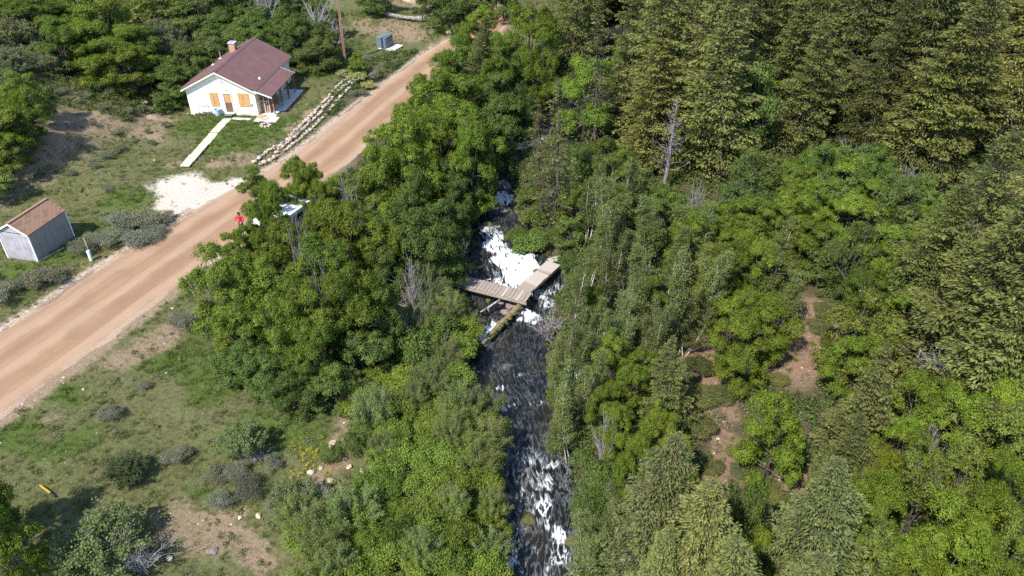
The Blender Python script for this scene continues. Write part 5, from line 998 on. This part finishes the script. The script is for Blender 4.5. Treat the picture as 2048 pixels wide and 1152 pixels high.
# ------------------------------------------------------------------ ground cover: grass, weeds, stones (beyond counting)
def tuft(name, n, h, sp, w, mat, seed, lean=.5):
    rg = np.random.default_rng(seed); a = rg.uniform(0, 6.28, n); q = np.sqrt(rg.random(n))*sp; b = np.stack([np.cos(a)*q, np.sin(a)*q, np.full(n, -.03)], 1); L = h*rg.uniform(.55, 1.15, n)
    d = np.stack([np.cos(a)*lean*rg.random(n), np.sin(a)*lean*rg.random(n), np.ones(n)], 1)+rg.normal(size=(n, 3))*.18; e = b+unit(d)*L[:, None]; s = np.stack([-np.sin(a), np.cos(a), np.zeros(n)], 1)*w
    m1 = (b+e)/2+np.array([0, 0, .04*h]); V = np.stack([b-s*.5, b+s*.5, m1+s*.5, m1-s*.5, e], 1).reshape(-1, 3); i = np.arange(n)*5
    F = np.concatenate([np.stack([i, i+1, i+2, i+3], 1), np.stack([i+3, i+2, i+4, i+4], 1)]);
    F2 = np.stack([i, i+1, i+2, i+3], 1); me = bpy.data.meshes.new(name); me.from_pydata(V.tolist(), [], F2.tolist()+np.stack([i+3, i+2, i+4], 1).tolist()); me.materials.append(mat)
    at_ = me.attributes.new('tint', 'FLOAT', 'FACE'); t = rg.random(n); at_.data.foreach_set('value', np.r_[t, t].astype(np.float32)); return bpy.data.objects.new(name, me)
def sprig(name, n, r, h, leaf, lw, mat, seed):
    rg = np.random.default_rng(seed); d = unit(rg.normal(size=(n, 3))); d[:, 2] = np.abs(d[:, 2]); C = d*r*rg.uniform(.2, 1, (n, 1))*np.array([1, 1, h/r]); V, F = cards(C, d*.4+np.array([0, 0, .8])+rg.normal(size=(n, 3))*.4, leaf*rg.uniform(.7, 1.2, n), lw, rg)
    return bpy.data.objects.new(name, npmesh(name, V, F, mat, fattrs=dict(tint=rg.random(n))))
def scatter(name, P, protos, sc, kind=None, tone=None, seed=1):
    n = len(P); rg = np.random.default_rng(seed); me = bpy.data.meshes.new(name); me.vertices.add(n); me.vertices.foreach_set('co', np.asarray(P, np.float32).ravel())
    for nm, v in (('sc', sc), ('yaw', rg.uniform(0, 6.28, n)), ('tone', rg.random(n) if tone is None else tone), ('kind', rg.integers(0, len(protos), n) if kind is None else kind)):
        a = me.attributes.new(nm, 'FLOAT', 'POINT'); a.data.foreach_set('value', np.broadcast_to(np.asarray(v, np.float32), (n,)).copy())
    o = link(name, me); tag(o, kind='stuff'); ng = bpy.data.node_groups.new(name+'_scatter', 'GeometryNodeTree'); ng.interface.new_socket('Geometry', in_out='INPUT', socket_type='NodeSocketGeometry'); ng.interface.new_socket('Geometry', in_out='OUTPUT', socket_type='NodeSocketGeometry')
    N_ = ng.nodes.new; Lk = ng.links.new; gi = N_('NodeGroupInput'); go = N_('NodeGroupOutput'); jn = N_('GeometryNodeJoinGeometry')
    def na(nm): q = N_('GeometryNodeInputNamedAttribute'); q.data_type = 'FLOAT'; q.inputs[0].default_value = nm; return q.outputs[0]
    cb = N_('ShaderNodeCombineXYZ'); Lk(na('yaw'), cb.inputs[2]); sc_ = na('sc'); kd = na('kind')
    for i, p in enumerate(protos):
        io = N_('GeometryNodeInstanceOnPoints'); ob = N_('GeometryNodeObjectInfo'); ob.inputs[0].default_value = p; cp = N_('FunctionNodeCompare'); cp.data_type = 'FLOAT'; cp.operation = 'EQUAL'; cp.inputs[1].default_value = i; cp.inputs['Epsilon'].default_value = .1
        Lk(kd, cp.inputs[0]); Lk(gi.outputs[0], io.inputs['Points']); Lk(cp.outputs[0], io.inputs['Selection']); Lk(ob.outputs['Geometry'], io.inputs['Instance']); Lk(cb.outputs[0], io.inputs['Rotation']); Lk(sc_, io.inputs['Scale']); Lk(io.outputs[0], jn.inputs[0])
    Lk(jn.outputs[0], go.inputs[0]); md = o.modifiers.new('scatter', 'NODES'); md.node_group = ng; return o
def spread(n, x0, x1, y0, y1, seed):
    rg = np.random.default_rng(seed); x = rg.uniform(x0, x1, n); y = rg.uniform(y0, y1, n); z = hgt(x, y); px, py, pz = project(np.stack([x, y, z], 1)); k = (px > -140) & (px < 2190) & (py > -60) & (py < 1300)
    return x[k], y[k], z[k], px[k], py[k], rg
x, y, z, px, py, rg = spread(190000, -75, 20, 14, 125, 5); mk_ = masks(x, y, px, py); rd_, rs2, _, _ = polydist(x, y, ROAD); cd_, cs_, _, cw_ = polydist(x, y, CREEK, CREEKW)
dirt, lush, white, forest, red = mk_; lx = x+28.45; ly = y-72.2; onhouse = (lx*math.cos(R(5.5))-ly*math.sin(R(5.5)) > -3.5)*0
ca, sa_ = math.cos(R(5.5)), math.sin(R(5.5)); hx = lx*ca-ly*sa_; hy = lx*sa_+ly*ca; block = ((np.abs(hx) < 3.55) & (hy > .3) & (hy < 10.4)) | ((hx > 3.4) & (hx < 5.75) & (hy > -1.15) & (hy < 7.6)) | ((hx > 1) & (hx < 3.6) & (hy > -1.0) & (hy < -.25)) | ((np.abs(hx-.72-(-.75-hy)*.036) < .48) & (hy < -.2) & (hy > -11.3))
sx = x+34.75; sy = y-46.2; a_ = R(14.4); shx = sx*math.cos(a_)-sy*math.sin(a_); shy = sx*math.sin(a_)+sy*math.cos(a_); block |= (np.abs(shx) < 1.3) & (shy > 0) & (shy < 3.7)
ok = (rd_ > road_half(y)+.15) & (cd_ > cw_+.7) & ~block
pr = np.clip(.20+.75*lush-.55*dirt-.9*white-.7*forest, .02, 1)*(.35+1.1*fbm(x*.45, y*.45, 61)); keep = ok & (rg.random(len(x)) < pr*1.05)
GP = np.stack([x, y, z], 1)[keep]; lu = lush[keep]; dry_ = (rg.random(keep.sum()) > .30+.75*lu)
gk = np.where(dry_, 3+(rg.random(keep.sum()) < .5), rg.integers(0, 3, keep.sum()))
scatter('grass', GP, [tuft('grass_tuft', 26, .30, .13, .014, LM['grass'], 1), tuft('grass_tuft', 30, .20, .17, .012, LM['grass'], 2, .8), tuft('grass_tuft', 22, .42, .12, .014, LM['grass'], 3, .45), tuft('dry_tuft', 24, .24, .14, .011, LM['drygrass'], 4, .8), tuft('dry_tuft', 20, .34, .10, .010, LM['drygrass'], 5, .6)], rg.uniform(.5, 1.15, len(GP))*(.75+.4*lu), gk, seed=6)
keep = ok & (rg.random(len(x)) < .06*(1-white)*(.3+fbm(x*.6, y*.6, 62))) & (forest < .4)
WP = np.stack([x, y, z], 1)[keep]; scatter('weeds', WP, [sprig('weed', 34, .22, .2, .10, .06, LM['ground'], 1), sprig('weed', 46, .3, .26, .09, .05, LM['ground'], 2), sprig('weed', 26, .16, .3, .13, .035, LM['ground'], 3)], rg.uniform(.5, 1.3, len(WP)), seed=7)
fd_, fs_, _, _ = polydist(x, y, FOOT); hl_ = sstep(-2, 1, np.where(fs_ < 0, fd_, -fd_))
keep = ok & (rg.random(len(x)) < (.045+.16*hl_)*(1-white)*(.2+1.3*fbm(x*.5, y*.5, 63)**1.5)) & (forest < .5)
BP = np.stack([x, y, z], 1)[keep]; scatter('scrub', BP, [sprig('scrub_plant', 50, .26, .24, .09, .022, LM['scrub'], 21), sprig('scrub_plant', 60, .36, .3, .10, .022, LM['scrub'], 22), sprig('scrub_plant', 40, .2, .3, .12, .02, LM['scrub'], 23)], rg.lognormal(-.15, .4, len(BP)), seed=17)
fl = np.maximum.reduce([blob(625, 940, 55, 50, 0, X=px, Y=py), .6*blob(640, 900, 40, 30, X=px, Y=py), .5*blob(610, 890, 40, 20, X=px, Y=py), .5*blob(230, 500, 20, 8, X=px, Y=py), .35*blob(150, 540, 40, 20, X=px, Y=py), .4*blob(660, 1000, 30, 20, X=px, Y=py)])
keep = ok & (rg.random(len(x)) < fl*.8); scatter('yellow_flowers', np.stack([x, y, z], 1)[keep]+np.array([0, 0, .12]), [sprig('flower', 16, .15, .14, .045, .035, LM['flower'], 5)], rg.uniform(.5, 1.1, keep.sum()), seed=9)
# forest floor
x, y, z, px, py, rg = spread(90000, -70, 95, 14, 140, 8); mk_ = masks(x, y, px, py); cd_, cs_, _, cw_ = polydist(x, y, CREEK, CREEKW); rd_, _, _, _ = polydist(x, y, ROAD)
keep = (mk_[3] > .3) & (mk_[4] < .25) & (rd_ > road_half(y)+.9) & (cd_ > cw_+.3) & (rg.random(len(x)) < .75); UP = np.stack([x, y, z], 1)[keep]
hx = (UP[:, 0]+28.45)*ca-(UP[:, 1]-72.2)*sa_; hy = (UP[:, 0]+28.45)*sa_+(UP[:, 1]-72.2)*ca; UP = UP[~((hx > -4) & (hx < 6) & (hy > -1) & (hy < 11))]
scatter('undergrowth', UP, [sprig('undergrowth_plant', 70, .5, .5, .15, .10, LM['ground'], 11), sprig('undergrowth_plant', 60, .4, .7, .13, .08, LM['ground'], 12), sprig('undergrowth_plant', 80, .65, .45, .13, .09, LM['ground'], 13)], rg.uniform(.5, 1.4, len(UP)), seed=12)
# loose stones on soil and gravel
x, y, z, px, py, rg = spread(130000, -75, 30, 14, 118, 15); mk_ = masks(x, y, px, py); rd_, _, _, _ = polydist(x, y, ROAD); cd_, _, _, cw_ = polydist(x, y, CREEK, CREEKW)
keep = (rg.random(len(x)) < np.clip(.06+.28*mk_[0]+.5*mk_[2]+.3*mk_[4], 0, 1)*(mk_[3] < .5)*.45) & (rd_ > road_half(y)-.15) & (cd_ > cw_+.5); SP = np.stack([x, y, z], 1)[keep]
hx = (SP[:, 0]+28.45)*ca-(SP[:, 1]-72.2)*sa_; hy = (SP[:, 0]+28.45)*sa_+(SP[:, 1]-72.2)*ca; SP = SP[~((hx > -4) & (hx < 6) & (hy > -1) & (hy < 11))]
def peb(k, m): return bpy.data.objects.new('pebble', rockmesh('pebble', k, M[m], (1, .8, .55), 1))
scatter('loose_stones', SP, [peb(1, 'stone'), peb(2, 'stonew'), peb(3, 'redrock'), peb(4, 'stone')], np.clip(rg.lognormal(-3.2, .55, len(SP)), .02, .16), seed=16)

# ------------------------------------------------------------------ what each plant is called
ORD = ['', 'second ', 'third ', 'fourth ', 'fifth ', 'sixth ', 'seventh ', 'eighth ', 'ninth ', 'tenth ', 'eleventh ', 'twelfth ', 'thirteenth ', 'fourteenth ', 'fifteenth ', 'sixteenth ', 'seventeenth ', 'eighteenth ', 'nineteenth ', 'twentieth ']
LOOK = dict(maple_tree='bright green maple', chokecherry_tree='dark green leafy tree', oak_tree='dull green scrub tree', conifer_tree='olive conifer', sparse_conifer='thin half bare conifer', spruce_tree='broad drooping spruce', birch_tree='airy pale stemmed birch', willow_shrub='feathery willow shrub', serviceberry_shrub='pale green shrub', rose_bush='low bright leafy bush', dark_shrub='low dark green shrub', sagebrush='silver grey sagebrush', dead_shrub='grey dead shrub', dead_tree='bare grey tree', snag_tree='dead tree')
CAT = dict(maple_tree='tree', chokecherry_tree='tree', oak_tree='tree', conifer_tree='conifer', sparse_conifer='conifer', spruce_tree='spruce', birch_tree='birch', willow_shrub='willow', serviceberry_shrub='shrub', rose_bush='bush', dark_shrub='shrub', sagebrush='sagebrush', dead_shrub='dead shrub', dead_tree='dead tree', snag_tree='dead tree')
WHERE = {Z1: 'in the roadside grove', Z2: 'on the near bank', Z3: 'above the shed', Z4: 'behind the cabin', Z5: 'across the creek', Z6: 'in the tall stand', Z7: 'below the conifer stand', Z8: 'around the red trail', Z9: 'in the meadow', 'meadow sagebrush': 'in the lower meadow', 'sagebrush between shed and road': 'between shed and road', 'small hillside sagebrush': 'on the hillside', 'sagebrush round the wall top': 'near the stone terraces', 'slope past the road bend': 'past the road bend', 'near edge of the valley': 'along the near edge'}
groups = {}
for p in PLANTS:
    tx, ty, _ = project([(p['x'], p['y'], p['z']+p['h']*.6)]); p['px'] = float(tx[0]); p['py'] = float(ty[0]); groups.setdefault((p['kind'], p['zone']), []).append(p)
for (kind, zone), ps in groups.items():
    cnt = len(ps); nrow = max(1, round(math.sqrt(cnt/2.2)), math.ceil(cnt/17)) if cnt > 4 else 1
    ps.sort(key=lambda p: -p['py']); per = math.ceil(cnt/nrow); rows = [ps[i:i+per] for i in range(0, cnt, per)]; nrow = len(rows)
    for i, row in enumerate(rows):
        rn = ',' if nrow == 1 else ', front row' if i == 0 else ', rearmost row' if i == nrow-1 else f', {ORD[i].strip()} row back'
        row.sort(key=lambda p: p['px'])
        for j, p in enumerate(row):
            o = p['o']; w = WHERE[zone]
            if p['label']: lab = p['label']
            elif cnt == 1: lab = f'{LOOK[kind]} standing {w}'
            else: lab = (f'{ORD[j]}{LOOK[kind]} from the left{rn} {w}' if 0 < j < len(row)-1 else (f'leftmost {LOOK[kind]}{rn} {w}' if j == 0 else f'rightmost {LOOK[kind]}{rn} {w}')) if len(row) > 1 else f'{LOOK[kind]}{rn} {w}'
            tag(o, lab, CAT[kind], None if p['label'] or cnt == 1 else f'{CAT[kind]}s {w}')
